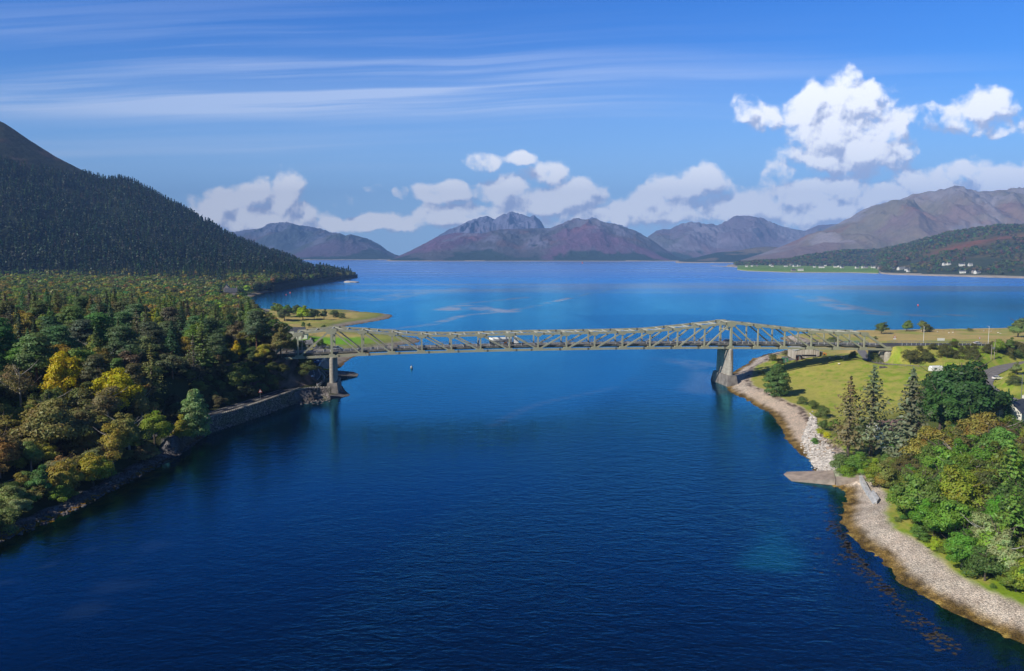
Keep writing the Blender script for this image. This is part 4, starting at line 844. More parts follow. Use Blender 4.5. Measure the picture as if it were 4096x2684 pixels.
def hit(px, py, h, x0=60):                     # stand a tree of height h so that its top shows at this place in the photo
    d = ray(px, py); r = x0/d[1]; T = np.arange(r, 2600, 1.0); X, Y, Z = d[0]*T, d[1]*T, CH+d[2]*T; g = terrain(X, Y); k = np.argmax(Z <= g+h); return float(X[k]), float(Y[k]), float(g[k])
BOOST = 2.35
dk = (.032,.048,.022); olive = (.105,.100,.036); green = (.07,.115,.022); yel = (.30,.235,.012); brown = (.13,.085,.045); bl_g = (.045,.075,.042); lime = (.14,.20,.02); dgreen = (.03,.055,.018); grey_g = (.11,.12,.06)
HAND = [ # kind, px, py of the top, height, colour, width, label, category
 ('oak_d',245,1403,17,yel,.85,'bright yellow-green beech leaning out of the dark pines, left of the other yellow one','beech tree'),
 ('oak_d',432,1472,14,(.27,.24,.014),1.15,'broad golden beech in front of the pines, right of the taller yellow one','beech tree'),
 ('pinr',775,1556,17,(.085,.125,.06),.95,'rounded blue-green pine standing alone at the left end of the sea wall','pine tree'),
 ('oak_c',725,1655,10.5,(.19,.17,.025),1.1,'yellowing small tree at the foot of the lone pine by the sea wall','tree'),
 ('oak_b',612,1630,12,(.13,.165,.025),1.0,'light green maple just left of the lone pine on the left bank','tree'),
 ('thin_a',72,1440,17,(.12,.10,.06),1.0,'half-bare pale birch at the left edge below the pines','birch tree'),
 ('birch_a',510,1655,13,olive,1.3,'tall olive birch standing over the rocky left shore','birch tree'),
 ('birch_b',440,1700,12,(.15,.125,.03),1.2,'golden-olive birch on the slope left of the maple','birch tree'),
 ('oak_d',150,1590,16,(.095,.085,.035),1.35,'very broad brown-olive oak crown on the slope at the far left','oak tree'),
 ('oak_b',310,1600,14,(.08,.075,.035),1.2,'dark olive oak behind the shore birches, below the golden beech','oak tree'),
 ('birch_a',560,1530,14,(.11,.105,.045),1.0,'feathery grey-olive birch above the maple on the left bank','birch tree'),
 ('birch_b',425,1545,14,(.095,.08,.045),1.2,'brownish birch crown in front of the golden beech','birch tree'),
 ('oak_b',245,1825,10,(.14,.115,.025),1.0,'yellow-tinged bushy tree low on the left shore','tree'),
 ('oak_c',150,1860,9,(.045,.085,.03),1.0,'glossy dark green holly on the left shore beside a yellow tree','holly tree'),
 ('bush_a',60,1925,6.5,(.10,.12,.05),1.2,'grey-green willow bush at the left edge above the rocks','bush'),
 ('birch_a',118,1755,9,(.09,.125,.045),1.1,'fresh green willow on the left slope above the holly','willow tree'),
 ('oak_b',365,1795,10,(.15,.135,.022),1.1,'olive-gold tree overhanging the rocky left shore','tree'),
 ('spruce_c',545,1235,21,(.055,.052,.036),1.0,'reddish brown dying spruce rising from the left wood','spruce tree'),
 ('larch',770,1340,18,(.06,.055,.042),1.2,'bare brownish larch above the dark trees left of the bridge','larch tree'),
 ('larch',600,1370,19,(.09,.095,.035),1.3,'olive larch with drooping branches in the middle of the left wood','larch tree'),
 ('spruce_a',440,1215,21,(.035,.055,.032),1.1,'dark blue-green spruce left of the dying brown one','spruce tree'),
 ('spruce_b',380,1290,19,(.045,.07,.025),1.0,'green conical fir in front of the tall dark spruces','fir tree'),
 ('spruce_b',135,1270,18,(.022,.035,.02),1.0,'very dark cone-shaped fir near the left edge','fir tree'),
 ('spruce_b',75,1250,18,(.03,.042,.025),1.1,'dark cone-shaped fir at the left edge','fir tree'),
 ('spruce_c',680,1170,22,(.055,.075,.02),1.2,'tall open green spruce with bare grey trunk showing','spruce tree'),
 ('spruce_c',805,1250,23,(.05,.07,.022),1.1,'tall spruce with pale trunk left of the lamp post','spruce tree'),
 ('oak_a',150,1033,17,(.20,.17,.02),1.3,'golden tree at the foot of the conifer hillside','tree'),
 ('oak_a',103,1105,18,(.24,.21,.02),1.2,'bright yellow-green round tree in the valley at the left','tree'),
 ('oak_b',152,1105,18,(.065,.05,.03),1.1,'dark brown tree touching the bright yellow round one','tree'),
 ('oak_a',200,1118,16,(.22,.19,.025),1.1,'yellow round tree right of the dark brown one in the valley','tree'),
 ('oak_a',612,1205,18,(.17,.17,.015),1.1,'yellow-topped green tree rising behind the brown spruce','tree'),
 ('oak_c',740,1115,17,(.11,.125,.02),1.0,'olive-green upright tree in the valley below the conifer slope','tree'),
 ('oak_c',945,1358,9,(.27,.20,.01),1.0,'golden yellow tree below the lamp post left of the bridge','tree'),
 ('bush_a',905,1362,6,lime,1.1,'lime green bush beside the golden tree left of the bridge','bush'),
 ('oak_b',1055,1372,10,(.13,.12,.02),1.0,'yellow-flecked olive tree at the left end of the bridge','tree'),
 ('oak_b',1010,1285,13,(.08,.095,.02),1.0,'green and amber tree behind the left end of the bridge','tree'),
 ('oak_a',1085,1285,12,(.10,.11,.018),1.1,'amber-edged green tree beside the straw field','tree'),
 ('birch_a',912,1258,15,(.16,.11,.055),1.3,'coppery brown birch crown left of the straw field','birch tree'),
 ('oak_c',942,1252,13,(.26,.19,.01),.8,'small yellow tree beside the coppery birch','tree'),
 ('oak_a',960,1196,16,(.045,.085,.025),1.2,'dark green lime tree below the stone villa','tree'),
 ('oak_b',1000,1190,16,(.075,.085,.035),1.1,'grey-green oak right of the dark lime tree below the villa','oak tree'),
 ('oak_c',1022,1203,14,(.07,.075,.03),1.1,'round oak with a visible trunk on the village green','oak tree'),
 ('oak_b',1110,1203,14,(.08,.11,.025),1.1,'green tree at the left end of the row on the spit','tree'),
 ('oak_a',1150,1207,14,(.05,.10,.022),1.1,'mid-green tree second in the row on the spit','tree'),
 ('oak_b',1136,1224,13,(.05,.06,.03),1.25,'big dark round tree standing in front of the row on the spit','tree'),
 ('oak_a',1210,1209,16,(.19,.25,.014),1.15,'bright lime green tree in the row on the spit','tree'),
 ('oak_b',1185,1212,13,(.05,.07,.03),1.1,'dark tree left of the lime green one on the spit','tree'),
 ('oak_b',1255,1226,12,(.04,.055,.025),1.2,'dark tree right of the lime green one on the spit','tree'),
 ('oak_c',1295,1234,10,(.04,.055,.03),1.2,'low dark pointed tree near the end of the spit','tree'),
 ('bush_b',1335,1235,8,(.045,.06,.025),1.3,'broad dark thicket near the tip of the spit','bush'),
 ('bush_b',1370,1247,6,(.05,.06,.025),1.0,'small dark bush last in the row on the spit','bush'),
 ('bush_a',1215,1285,5,(.05,.08,.03),.8,'small round bush alone in the straw field','bush'),
 ('bush_a',1234,1289,4,(.04,.06,.02),1.0,'smaller dark bush right beside the lone one in the straw field','bush'),
 ('bush_b',1295,1297,3,(.05,.07,.02),1.4,'low bush where the straw field meets the shore','bush'),
 ('oak_a',1240,1332,9,(.07,.12,.02),1.0,'green tree behind the end post of the bridge','tree'),
 ('bush_a',1275,1352,6,(.045,.07,.02),1.2,'dark bush beside the road beyond the left pier','bush'),
 ('oak_d',1215,1428,8,(.05,.06,.022),1.4,'spreading dark tree hanging over the cliff beside the shore road','tree'),
 # right bank
 ('pinr',3112,1452,14,(.045,.075,.025),1.3,'round-headed dark pine alone on the grass near the right pier','pine tree'),
 ('spruce_c',3405,1505,24,(.085,.07,.04),1.05,'thin brown-tinted spruce nearest the beach on the right','spruce tree'),
 ('spruce_c',3500,1462,27,(.07,.08,.05),1.15,'tall grey-green spruce, middle of the three by the hidden house','spruce tree'),
 ('spruce_a',3655,1470,27,(.07,.08,.055),1.3,'tall blue-grey spruce, rightmost of the three by the hidden house','spruce tree'),
 ('oak_b',3850,1408,24,(.020,.045,.014),1.2,'huge dark green tree beside the road junction on the right','tree'),
 ('oak_a',3780,1450,19,(.034,.052,.017),1.15,'olive-green tree on the left flank of the huge dark one','tree'),
 ('oak_b',3770,1530,18,(.026,.056,.015),1.15,'fresh dark-green tree in front of the huge one','tree'),
 ('oak_a',3900,1450,19,(.018,.038,.014),1.05,'shaded dark tree on the right flank of the huge one','tree'),
 ('spruce_b',4036,1552,12,(.03,.07,.025),.9,'small dark spruce left of the white cottage','spruce tree'),
 ('oak_c',3990,1566,10,(.15,.14,.04),.9,'yellowish small tree left of the small dark spruce','tree'),
 ('oak_d',3900,1640,13,(.11,.095,.025),1.2,'wide bronze-green tree in front of the white cottage','tree'),
 ('oak_d',3760,1700,12.5,(.12,.105,.025),1.1,'wide yellow-brown tree left of the bronze one on the right bank','tree'),
 ('oak_b',3810,1760,13,(.065,.12,.018),1.1,'bright green maple in the middle of the right wood','maple tree'),
 ('oak_a',4010,1660,15,(.055,.11,.025),1.0,'green larch-like tree at the right edge below the cottage','tree'),
 ('spruce_c',4050,1740,19,(.07,.12,.025),1.2,'open green conifer with a pale trunk at the right edge','spruce tree'),
 ('oak_b',3600,1880,13,(.055,.085,.02),1.05,'dark green leafy tree at the front of the right wood by the quay wall','tree'),
 ('oak_a',3690,1850,13.5,(.065,.105,.018),1.1,'leafy green tree second from the quay wall','tree'),
 ('oak_b',3730,1985,11.5,(.06,.11,.016),1.0,'bright green low tree above the grassy bank','tree'),
 ('oak_d',3860,1870,13,(.10,.12,.016),1.1,'yellow-flecked green tree in the heart of the right wood','tree'),
 ('birch_b',3885,2065,10.5,(.13,.15,.075),1.1,'soft grey-green birch, upper of two near the right edge','birch tree'),
 ('birch_a',3845,2175,9.5,(.13,.15,.08),1.15,'soft grey-green birch, lower of two above the beach','birch tree'),
 ('spruce_c',4060,1950,15,(.06,.11,.02),1.3,'dense dark conifer at the right edge of the photo','spruce tree'),
 ('oak_a',3965,2080,11,(.085,.135,.02),1.1,'green tree right of the upper grey-green birch','tree'),
 ('oak_d',4060,2190,10,(.12,.15,.018),1.2,'large yellow-green tree at the lower right edge','tree'),
 ('oak_b',3975,2270,8,(.10,.14,.018),1.2,'yellow-green tree above the pebble beach at the lower right','tree'),
 ('oak_b',4085,2300,7.5,(.09,.13,.018),1.2,'lowest green tree at the right edge above the beach','tree'),
 ('bush_a',3752,2148,3.2,(.19,.24,.02),1.0,'small bright yellow-green bush on the grassy bank','bush'),
 ('bush_a',3680,2090,3.5,(.05,.09,.02),1.2,'dark green bush at the foot of the right wood','bush'),
 ('bush_b',3360,1800,7,(.06,.085,.03),1.0,'grey-green bushes at the top of the boulder bank','bush'),
 ('bush_a',3420,1798,7,(.055,.10,.02),1.0,'mid green bush between the boulders and the spruces','bush'),
 ('bush_a',3460,1812,6,(.09,.15,.02),1.1,'bright green bush above the slipway','bush'),
 ('bush_b',3390,1850,4.5,(.11,.17,.02),1.0,'leafy yellow-green bush at the edge of the cobbled apron','bush'),
 ('oak_c',3502,1822,8,(.13,.17,.02),1.2,'upright yellow-green cypress right of the slipway','cypress'),
 ('bush_a',3520,1885,4.5,(.20,.16,.04),1.0,'straw-coloured bush beside the quay wall','bush'),
 ('bush_a',3555,1840,7,(.09,.10,.03),1.1,'brownish green bush behind the cypress','bush'),
 ('bush_b',3300,1615,5,(.05,.065,.02),1.1,'dark round bush on the edge of the field above the beach','bush'),
 ('bush_b',3215,1580,3.6,(.05,.065,.022),1.2,'dark gorse clump beside the beach near the lone pine','bush'),
 ('bush_b',3250,1595,4.0,(.055,.07,.02),1.2,'gorse clump between the lone pine and the dark round bush','bush'),
 ('bush_a',3330,1672,4.5,(.11,.16,.03),1.0,'pale yellow-green shrub at the corner of the garden','shrub'),
 ('bush_a',3290,1672,4.2,(.045,.065,.02),1.0,'dark shrub beside the pale one at the garden corner','shrub'),
 ('bush_b',3310,1722,2.2,(.36,.30,.012),1.0,'bright yellow flowering shrub in the garden above the boulders','shrub'),
 ('bush_b',3283,1710,2.2,(.22,.24,.02),1.2,'yellow-green shrub beside the bright yellow one','shrub'),
 ('bush_a',3370,1690,5,(.10,.085,.03),1.1,'bronze shrub in the garden beside the brown spruce','shrub'),
 ('bush_b',3258,1745,2.5,(.05,.10,.02),1.0,'small green bush growing on the boulder bank','bush'),
 ('oak_b',3528,1280,10,(.045,.06,.02),1.15,'pointed dark tree on the shore just right of the bridge','tree'),
 ('oak_a',3630,1270,10.5,(.06,.09,.02),1.05,'round green tree, left of the shore pair beyond the road','tree'),
 ('oak_b',3692,1276,10,(.075,.085,.025),1.15,'round olive tree, right of the shore pair beyond the road','tree'),
 ('bush_b',3722,1302,5,(.05,.06,.02),1.0,'low bush leaning right of the shore pair','bush'),
 ('oak_a',4078,1255,16,(.07,.10,.035),1.15,'tall grey-green tree at the right edge beyond the road','tree'),
 ('bush_b',3880,1309,3,(.06,.07,.03),1.3,'small low bush on the far field edge','bush'),
 ('bush_b',3645,1388,8.5,(.045,.045,.015),.9,'large gorse mound against the bridge abutment','gorse bush'),
 ('bush_b',3705,1402,6,(.045,.05,.015),.9,'gorse mound on the road embankment, second from the abutment','gorse bush'),
 ('bush_b',3790,1380,6.5,(.045,.048,.015),1.0,'wide gorse thicket on the middle of the road embankment','gorse bush'),
 ('bush_b',3880,1386,6,(.045,.048,.015),1.0,'gorse thicket on the embankment left of the white lamp post','gorse bush'),
 ('bush_a',3820,1352,3,(.12,.18,.02),1.4,'bright green bushes beyond the main road','bush'),
 ('bush_a',3990,1350,8,(.10,.14,.02),.9,'yellow-green young tree right of the utility poles','tree'),
 ('oak_c',4040,1345,8,(.05,.075,.02),1.1,'dark young tree right of the yellow-green one','tree'),
 ('bush_b',4070,1390,5,(.05,.07,.02),1.2,'dark thicket at the right edge beside the main road','bush'),
 ('bush_b',4055,1462,3.4,(.035,.055,.015),.75,'clipped dark dome bush beside the side road','bush'),
 ('bush_b',4050,1485,3.,(.15,.16,.02),.9,'yellow-green rounded shrub in front of the dark dome','shrub'),
 ('bush_b',4070,1500,3.6,(.045,.055,.025),1.7,'long clipped grey-green hedge behind the white sign','hedge'),
 ('oak_c',4068,1445,6,(.09,.11,.045),1.1,'small pale tree beyond the clipped dome bush','tree'),
 ('bush_a',3745,1620,4,(.09,.15,.02),1.0,'green clipped bush under the huge dark tree','bush'),
 ('bush_b',3090,1410,5,(.055,.06,.02),.9,'scrubby tree beside the green shed','bush'),
 ('bush_b',3120,1428,4,(.05,.05,.02),.9,'brownish bush between the scrubby tree and the shed','bush'),
 ('oak_b',3330,1338,8,(.055,.07,.02),1.3,'dark tree behind the bridge truss near the right shore','tree'),
 ('bush_b',3415,1400,4,(.045,.06,.02),.9,'dark bush under the bridge beside the track','bush'),
 ('bush_b',3505,1400,6,(.06,.07,.02),1.2,'bush under the bridge between track and abutment','bush'),
 ('bush_b',3150,1395,5,(.06,.055,.03),1.0,'brown bush behind the grey-roofed barn','bush'),
 ('bush_a',3075,1490,4.5,(.04,.055,.02),1.1,'dark bushes left of the lone pine','bush'),
 ('bush_b',3045,1478,3,(.035,.05,.02),1.2,'low dark thicket on the bank under the bridge','bush'),
 ('bush_a',3500,1342,2.6,(.07,.08,.03),1.0,'small bush beyond the end of the bridge','bush'),
]
taken = []
for kd, px, py, h, col_, wd, lb, ct in HAND:
    x, y, z = hit(px, py, h, 520 if (900 < px < 1120 and py < 1262) else 60); s_l, s_r = sd_all(np.array([x]), np.array([y]))
    if px > 3540 and py > 1780 and kd[:3] != 'bus' and s_r[0] < 15.5: x += (15.5-s_r[0])*.95; y += (15.5-s_r[0])*.3; z = gz(x, y)
    tree(kd, x, y, h, lb, ct, None, col_, wd, z); taken.append((x, y, h*.30*wd))
Pm = RD['main_road'][0]; k_g = 0
for dd, hh_, st_ in ((-10.5, 3.4, 3), (-14.5, 4.0, 4), (-18.5, 4.2, 5)):
    lo_ = off([tuple(p[:2]) for p in Pm], dd)
    for k in range(3, 42, st_):
        x, y = lo_[k]; x += rng_t.uniform(-1, 1); y += rng_t.uniform(-1, 1); z = gz(x, y); px_ = PR(x, y, z)[0]
        if 3590 < px_ < 4120: tree('bush_b', x, y, hh_*rng_t.uniform(.8, 1.2), f"{'tall' if hh_ > 4 else 'low'} dark gorse on the road embankment {'near the abutment' if px_ < 3730 else 'in the middle' if px_ < 3900 else 'near the right lamp post'}", 'gorse bush', 'gorse on the road embankment '+('near the abutment' if px_ < 3730 else 'in the middle' if px_ < 3900 else 'near the right lamp post'), (.045,.045,.015), .95, z)
# woods filled in between: every one a tree of its own
def jit(c, r, k=.28): return tuple(max(.008, v*(1+r.uniform(-k, k))) for v in c)
def hue(c, r): 
    q = r.uniform(-.18, .12); return (c[0]*(1+q), c[1]*(1+q*.3), c[2])
r_ = random.Random(21)
def clearP(x, y, pts, dmin): return all((x-a)**2+(y-b)**2 > (dmin+c*.6)**2 for a, b, c in pts)
rdp = np.concatenate([RD[k][0][:, :2] for k in RD])
def near_road(x, y, d): return np.min((rdp[:, 0]-x)**2+(rdp[:, 1]-y)**2) < d*d
LAB = {
 'lp': ('pine tree', 'blue-green Scots pine crowded among others in the left shore wood', 'pines of the left shore wood'),
 'ls': ('spruce tree', 'dark pointed spruce crowded among others in the left wood', 'spruces of the left wood'),
 'lb': ('tree', 'olive-brown leafy tree in the dense wood on the left bank', 'leafy trees of the left bank'),
 'ug': ('small tree', '', ''),
 'lbs': ('bush', 'low dark bush along the foot of the left bank', 'bushes along the foot of the left bank'),
 'lr': ('tree', 'dark leafy tree on the shaded slope above the shore road', 'trees above the shore road'),
 'rb': ('tree', 'mixed green leafy tree in the dense wood on the right bank', 'leafy trees of the right bank'),
 'rs': ('bush', 'green bush under the trees of the right bank', 'bushes of the right bank'),
 'v': ('tree', 'green or yellowing round tree in the valley wood behind the bridge', 'round trees of the valley wood')}
def put(key, kd, x, y, h, col_, wd=1.0, z=None):
    c, l, g = LAB[key]; COUNT[key] = COUNT.get(key, 0)+1; zz_ = gz(x, y) if z is None else z; px_, py_ = PR(x, y, zz_+h)
    kd_ = {'oak': 'small tree' if key == 'ug' else 'leafy tree', 'bir': 'feathery birch', 'bus': 'bush', 'thi': 'birch', 'pin': 'Scots pine', 'spr': 'pointed spruce', 'lar': 'larch'}[kd[:3]]
    r0, g0 = col_[0], col_[1]; cw = 'golden' if r0 > .19 else ('brownish' if r0 > g0*1.1 else ('olive' if r0 > g0*.92 else ('dark green' if g0 < .075 else 'mid green')))
    sz = 'tall' if h > {'p': 18, 's': 19}.get(kd[0], 12.5) else ('low' if h < 6 else 'mid-height')
    if x < 0:
        zn = ('at the left edge' if px_ < 150 else 'left of the golden beeches' if px_ < 250 else 'between the golden beeches' if px_ < 400 else 'right of the golden beeches' if px_ < 560 else 'above the lone pine' if px_ < 780 else 'above the sea wall' if px_ < 960 else 'near the left bridge end')
        zy = ('by the rocky shore' if py_ > 1750 else 'lower slope' if py_ > 1600 else 'mid slope' if py_ > 1450 else 'upper wood' if py_ > 1330 else 'back of the wood' if py_ > 1230 else 'in the valley')
    else:
        zn = ('by the quay wall' if px_ < 3640 else 'in the middle of the right wood' if px_ < 3850 else 'right of the grey-green birches' if py_ > 2080 else 'below the white cottage' if px_ > 3990 else 'left of the white cottage' if py_ < 1760 else 'at the right edge')
        zy = ('above the pebble beach' if py_ > 2080 else 'mid bank' if py_ > 1850 else 'high bank' if py_ > 1720 else 'top of the bank')
    l = f'{sz} {cw} {kd_} {zn}, {zy}'; g = l.split(' ', 1)[1]
    tree(kd, x, y, h, l, c, g, hue(jit(col_, r_), r_), wd*r_.uniform(.9, 1.12), z, 'deciduous_tree' if key == 'rb' and kd[:3] == 'oak' else 'small_tree' if key == 'ug' else None)
cand = []
for y in np.arange(120, 470, 3.0):
    for x in np.arange(-.665*y-12, -96, 3.0): cand.append((x+r_.uniform(-1.4, 1.4), y+r_.uniform(-1.4, 1.4)))
r_.shuffle(cand); ca = np.array(cand); sL, sR = sd_all(ca[:, 0], ca[:, 1]); zz = terrain(ca[:, 0], ca[:, 1], True, (sL, sR)); pts = []
for k in range(len(cand)):
    x, y = cand[k]; s_, z = sL[k], zz[k]
    if s_ < (3.6 if y < 235 else 9.5): continue
    if near_road(x, y, 4.2 if y < 340 else 5.5): continue
    if y > 415 and x > -150: continue
    slope_zone = s_ < 34 and y > 232
    h = r_.uniform(12, 17)
    px, py = PR(x, y, z+h)
    if s_ < 14 and y < 235: h = r_.uniform(4, 6.5); kd = r_.choice(['bush_a', 'bush_b', 'oak_b']); key = 'lbs'; col_ = r_.choice([olive, (.09,.10,.03), (.13,.105,.03), grey_g]); dm = 3.2
    elif s_ < 15: h = r_.uniform(2, 4); kd = 'bush_b'; key = 'lbs'; col_ = (.045,.055,.02); dm = 4.0
    elif y < 232 and s_ < 46 or (py > 1560 and px < 560): h = r_.uniform(8.5, 12.5); kd = r_.choice(['oak_a', 'oak_b', 'birch_a', 'birch_b', 'oak_d']); key = 'lb'; col_ = r_.choice([(.115,.11,.038), (.10,.09,.04), (.095,.11,.032), (.14,.125,.03), (.085,.095,.036)]); dm = 4.9
    elif slope_zone and x > -150: h = r_.uniform(9, 14); kd = r_.choice(['oak_a', 'oak_b', 'oak_c', 'birch_a', 'pine_b']); key = 'lr'; col_ = r_.choice([(.05,.06,.022), (.06,.06,.03), (.045,.065,.022), (.075,.07,.025)]); dm = 5.2
    else:
        u = r_.random(); 
        if u < .30 and y < 380: h = r_.uniform(16, 20); kd = r_.choice(['pine_a', 'pine_b']); key = 'lp'; col_ = (.042,.068,.036); dm = 5.2
        elif u < .50: h = r_.uniform(16, 22); kd = r_.choice(['spruce_a', 'spruce_b', 'spruce_c', 'larch']); key = 'ls'; col_ = r_.choice([(.035,.05,.026), (.04,.06,.025), (.06,.06,.03), (.05,.07,.025)]); dm = 5.0
        else: h = r_.uniform(12, 16); kd = r_.choice(['oak_a', 'oak_b', 'birch_a', 'oak_c']); key = 'lr' if x > -150 else 'lb'; col_ = r_.choice([(.07,.085,.025), (.10,.09,.04), (.05,.07,.025), (.12,.105,.025), (.09,.10,.03)]); dm = 5.6
    if COUNT.get(key, 0) >= 295: continue
    if clearP(x, y, taken+pts[-0:], dm) and all((x-a)**2+(y-b)**2 > ((dm+c)*(.42 if y < 245 else .50))**2 for a, b, c in pts):
        pts.append((x, y, dm)); put(key, kd, x, y, h, col_, 1.38 if y < 250 else 1.18, z)
for k in range(0, len(cand)):                     # undergrowth and young trees between them
    x, y = cand[k]; s_, z = sL[k], zz[k]
    if s_ < (4 if y < 235 else 9.5) or s_ > 60 or y < 130 or y > 395 or near_road(x, y, 3.7) or (y > 345 and x > -98) or COUNT.get('ug', 0) > 280 or x < -.66*y: continue
    if all((x-a)**2+(y-b)**2 > (c*(.42 if y > 240 else .30)+(.9 if y > 240 else .6))**2 for a, b, c in pts):
        hu_ = r_.uniform(3.5, 7); sb_ = x*BC+(y-BY0)*BS; wb_ = -x*BS+(y-BY0)*BC
        if sb_ > -115 and -3 < wb_ < 16: hu_ = min(hu_, 14.2-z)
        if hu_ < 1.5: continue
        pts.append((x, y, 2.6)); put('ug', r_.choice(['bush_a', 'oak_a', 'oak_b']), x, y, hu_, r_.choice([(.045,.06,.02), (.06,.07,.025), (.05,.055,.022), (.08,.075,.03)] if y > 245 else [(.11,.11,.035), (.09,.10,.03), (.12,.105,.04)]), 1.3, z)
print(COUNT)
for px, py, h in ((960,1455,7),(1000,1440,6),(1045,1450,7),(1090,1438,6),(1130,1452,6),(1165,1440,5),(1010,1490,6),(1060,1500,5.5),(1110,1495,5),(1155,1490,4.5),(980,1530,6),(1035,1540,5),(1090,1540,4),(1190,1470,4),(1140,1535,3.5)):
    x, y, z = hit(px, py, h); wh = 'high' if py < 1460 else 'half way up' if py < 1510 else 'low'
    if near_road(x, y, 3.4): continue
    tree(r_.choice(['oak_a', 'oak_b', 'bush_a']), x, y, h, f'dark leafy tree clinging {wh} on the rock cliff above the shore road', 'tree', f'cliff trees {wh} above the shore road', hue(jit((.040,.052,.018), r_), r_), 1.3, z, 'small_tree')
# right bank
cand = []
for y in np.arange(112, 300, 2.5):
    for x in np.arange(84, .665*y+22, 2.5): cand.append((x+r_.uniform(-1.2, 1.2), y+r_.uniform(-1.2, 1.2)))
r_.shuffle(cand); ca = np.array(cand); sL, sR = sd_all(ca[:, 0], ca[:, 1]); zz = terrain(ca[:, 0], ca[:, 1], True, (sL, sR)); pr_ = []
for k in range(len(cand)):
    x, y = cand[k]; s_, z = sR[k], zz[k]; px, py = PR(x, y, z)
    if s_ < (11.5 if y > 175 else 10) or near_road(x, y, 5): continue
    wd_lim = np.interp(px, [3500, 3560, 3700, 4096], [1860, 1790, 1745, 1690])
    if px < 3540 or py < wd_lim: continue
    if s_ < (13.5 if y > 175 else 11): h = r_.uniform(.8, 1.9); kd = 'bush_b'; key = 'rs'; dm = 2.4
    elif s_ < 21: h = r_.uniform(5.5, 9); kd = r_.choice(['oak_b', 'oak_a', 'bush_a']); key = 'rb'; dm = 3.8
    else: h = r_.uniform(9.5, 13); kd = r_.choice(['oak_a', 'oak_b', 'oak_d', 'oak_c', 'birch_a']); key = 'rb'; dm = 5.0
    col_ = r_.choice([(.045,.070,.016), (.052,.086,.015), (.075,.080,.020), (.062,.092,.014), (.038,.06,.017)])
    if PR(x, y, z+h)[1] < np.interp(px, [3540, 3640, 3700, 3900, 4000, 4096], [1800, 1780, 1700, 1640, 1650, 1665]): continue
    if clearP(x, y, taken, dm*.45) and all((x-a)**2+(y-b)**2 > ((dm+c)*.42)**2 for a, b, c in pr_): pr_.append((x, y, dm)); put(key, kd, x, y, h, col_, 1.1, z)
nb_ = 0
for k in range(len(cand)):
    x, y = cand[k]; s_, z = sR[k], zz[k]; px, py = PR(x, y, z)
    if not (12.2 < s_ < 30) or px < 3540 or py < 1790 or nb_ > 120 or not all((x-a)**2+(y-b)**2 > (c*.30+.8)**2 for a, b, c in pr_): continue
    nb_ += 1; pr_.append((x, y, 2.2)); put('rs', r_.choice(['bush_a', 'bush_b']), x, y, r_.uniform(1.2, 2.4) if s_ < 17 else r_.uniform(2, 4), r_.choice([(.06,.10,.02), (.08,.12,.02), (.10,.11,.03), (.05,.08,.02)]), 1.1, z)
# valley wood: nearest ~280 as trees, the rest as one mass
cand = []
for y in np.arange(440, 1500, 8.5):
    for x in np.arange(-.665*y-20, -118, 8.5): cand.append((x+r_.uniform(-3.6, 3.6), y+r_.uniform(-3.6, 3.6)))
ca = np.array(cand); sL, sR = sd_all(ca[:, 0], ca[:, 1]); zz = terrain(ca[:, 0], ca[:, 1], True, (sL, sR))
hh = H['m0'].h(ca[:, 0], ca[:, 1]); far_pts = []; nv = 0
order = np.argsort(ca[:, 1])
for k in order:
    x, y = ca[k]; s_, z = sL[k], zz[k]
    if s_ < 9: continue
    px, py = PR(x, y, z)
    if hh[k] > 22: continue
    lim = np.interp(py, [1110, 1165, 1200, 1215, 1262, 1275, 1300, 1345, 1400], [1340, 1090, 1010, 1000, 1003, 1030, 1075, 1110, 1150])
    if px > lim: continue
    h_b = 1
    if 870 < px < 1005 and 1166 < py < 1216 and r_.random() < .8: continue
    if near_road(x, y, 9): continue
    if px > 990 and 1240 < py < 1280 and px > 990: continue
    h = r_.uniform(10, 16); c_ = r_.choice([(.08,.105,.03), (.115,.125,.035), (.14,.125,.04), (.055,.08,.025), (.10,.13,.025), (.12,.11,.04), (.08,.115,.035)])
    if r_.random() < .10: c_ = r_.choice([(.20,.18,.02), (.18,.14,.03), (.15,.18,.02)])
    if nv < 150 and y < 700 and -.655*y < x:
        nv += 1; put('v', r_.choice(['oak_a', 'oak_b', 'oak_c', 'birch_a', 'oak_d', 'spruce_b'] if y < 620 else ['oak_a', 'oak_b', 'oak_c']), x, y, h, c_, 1.05, z)
    else: far_pts.append((x, y, max(z, hh[k] if hh[k] > 9 else z), h, hue(jit(c_, r_), r_)))
print('counts', COUNT, 'valley mass', len(far_pts))
def mass(name, label, pts, tmpl, cat):
    rng = np.random.RandomState(9); V_, F_, T_ = [], [], []; n0 = 0
    for (x, y, z, h, c_) in pts:
        tv, tf = tmpl[rng.randint(len(tmpl))]; a = rng.uniform(0, 6.3); ca_, sa_ = math.cos(a), math.sin(a); w_ = h*rng.uniform(.85, 1.2)
        v = np.stack([(tv[:, 0]*ca_-tv[:, 1]*sa_)*w_+x, (tv[:, 0]*sa_+tv[:, 1]*ca_)*w_+y, tv[:, 2]*h+z], -1); V_.append(v); F_.append(tf+n0); n0 += len(v); T_.append(np.tile(np.array(c_)*(1.0 if 'conifer' in name else 1.5), (len(v), 1))*rng.uniform(.93, 1.07, (len(v)//tf.shape[1], 1)).repeat(tf.shape[1], 0))
    me = npmesh(name, np.concatenate(V_), np.concatenate(F_)); attr(me, 'tint', np.concatenate(T_), 'COL'); return tag(link(name, me, M['leaf_mass']), label, cat, None, 'stuff')
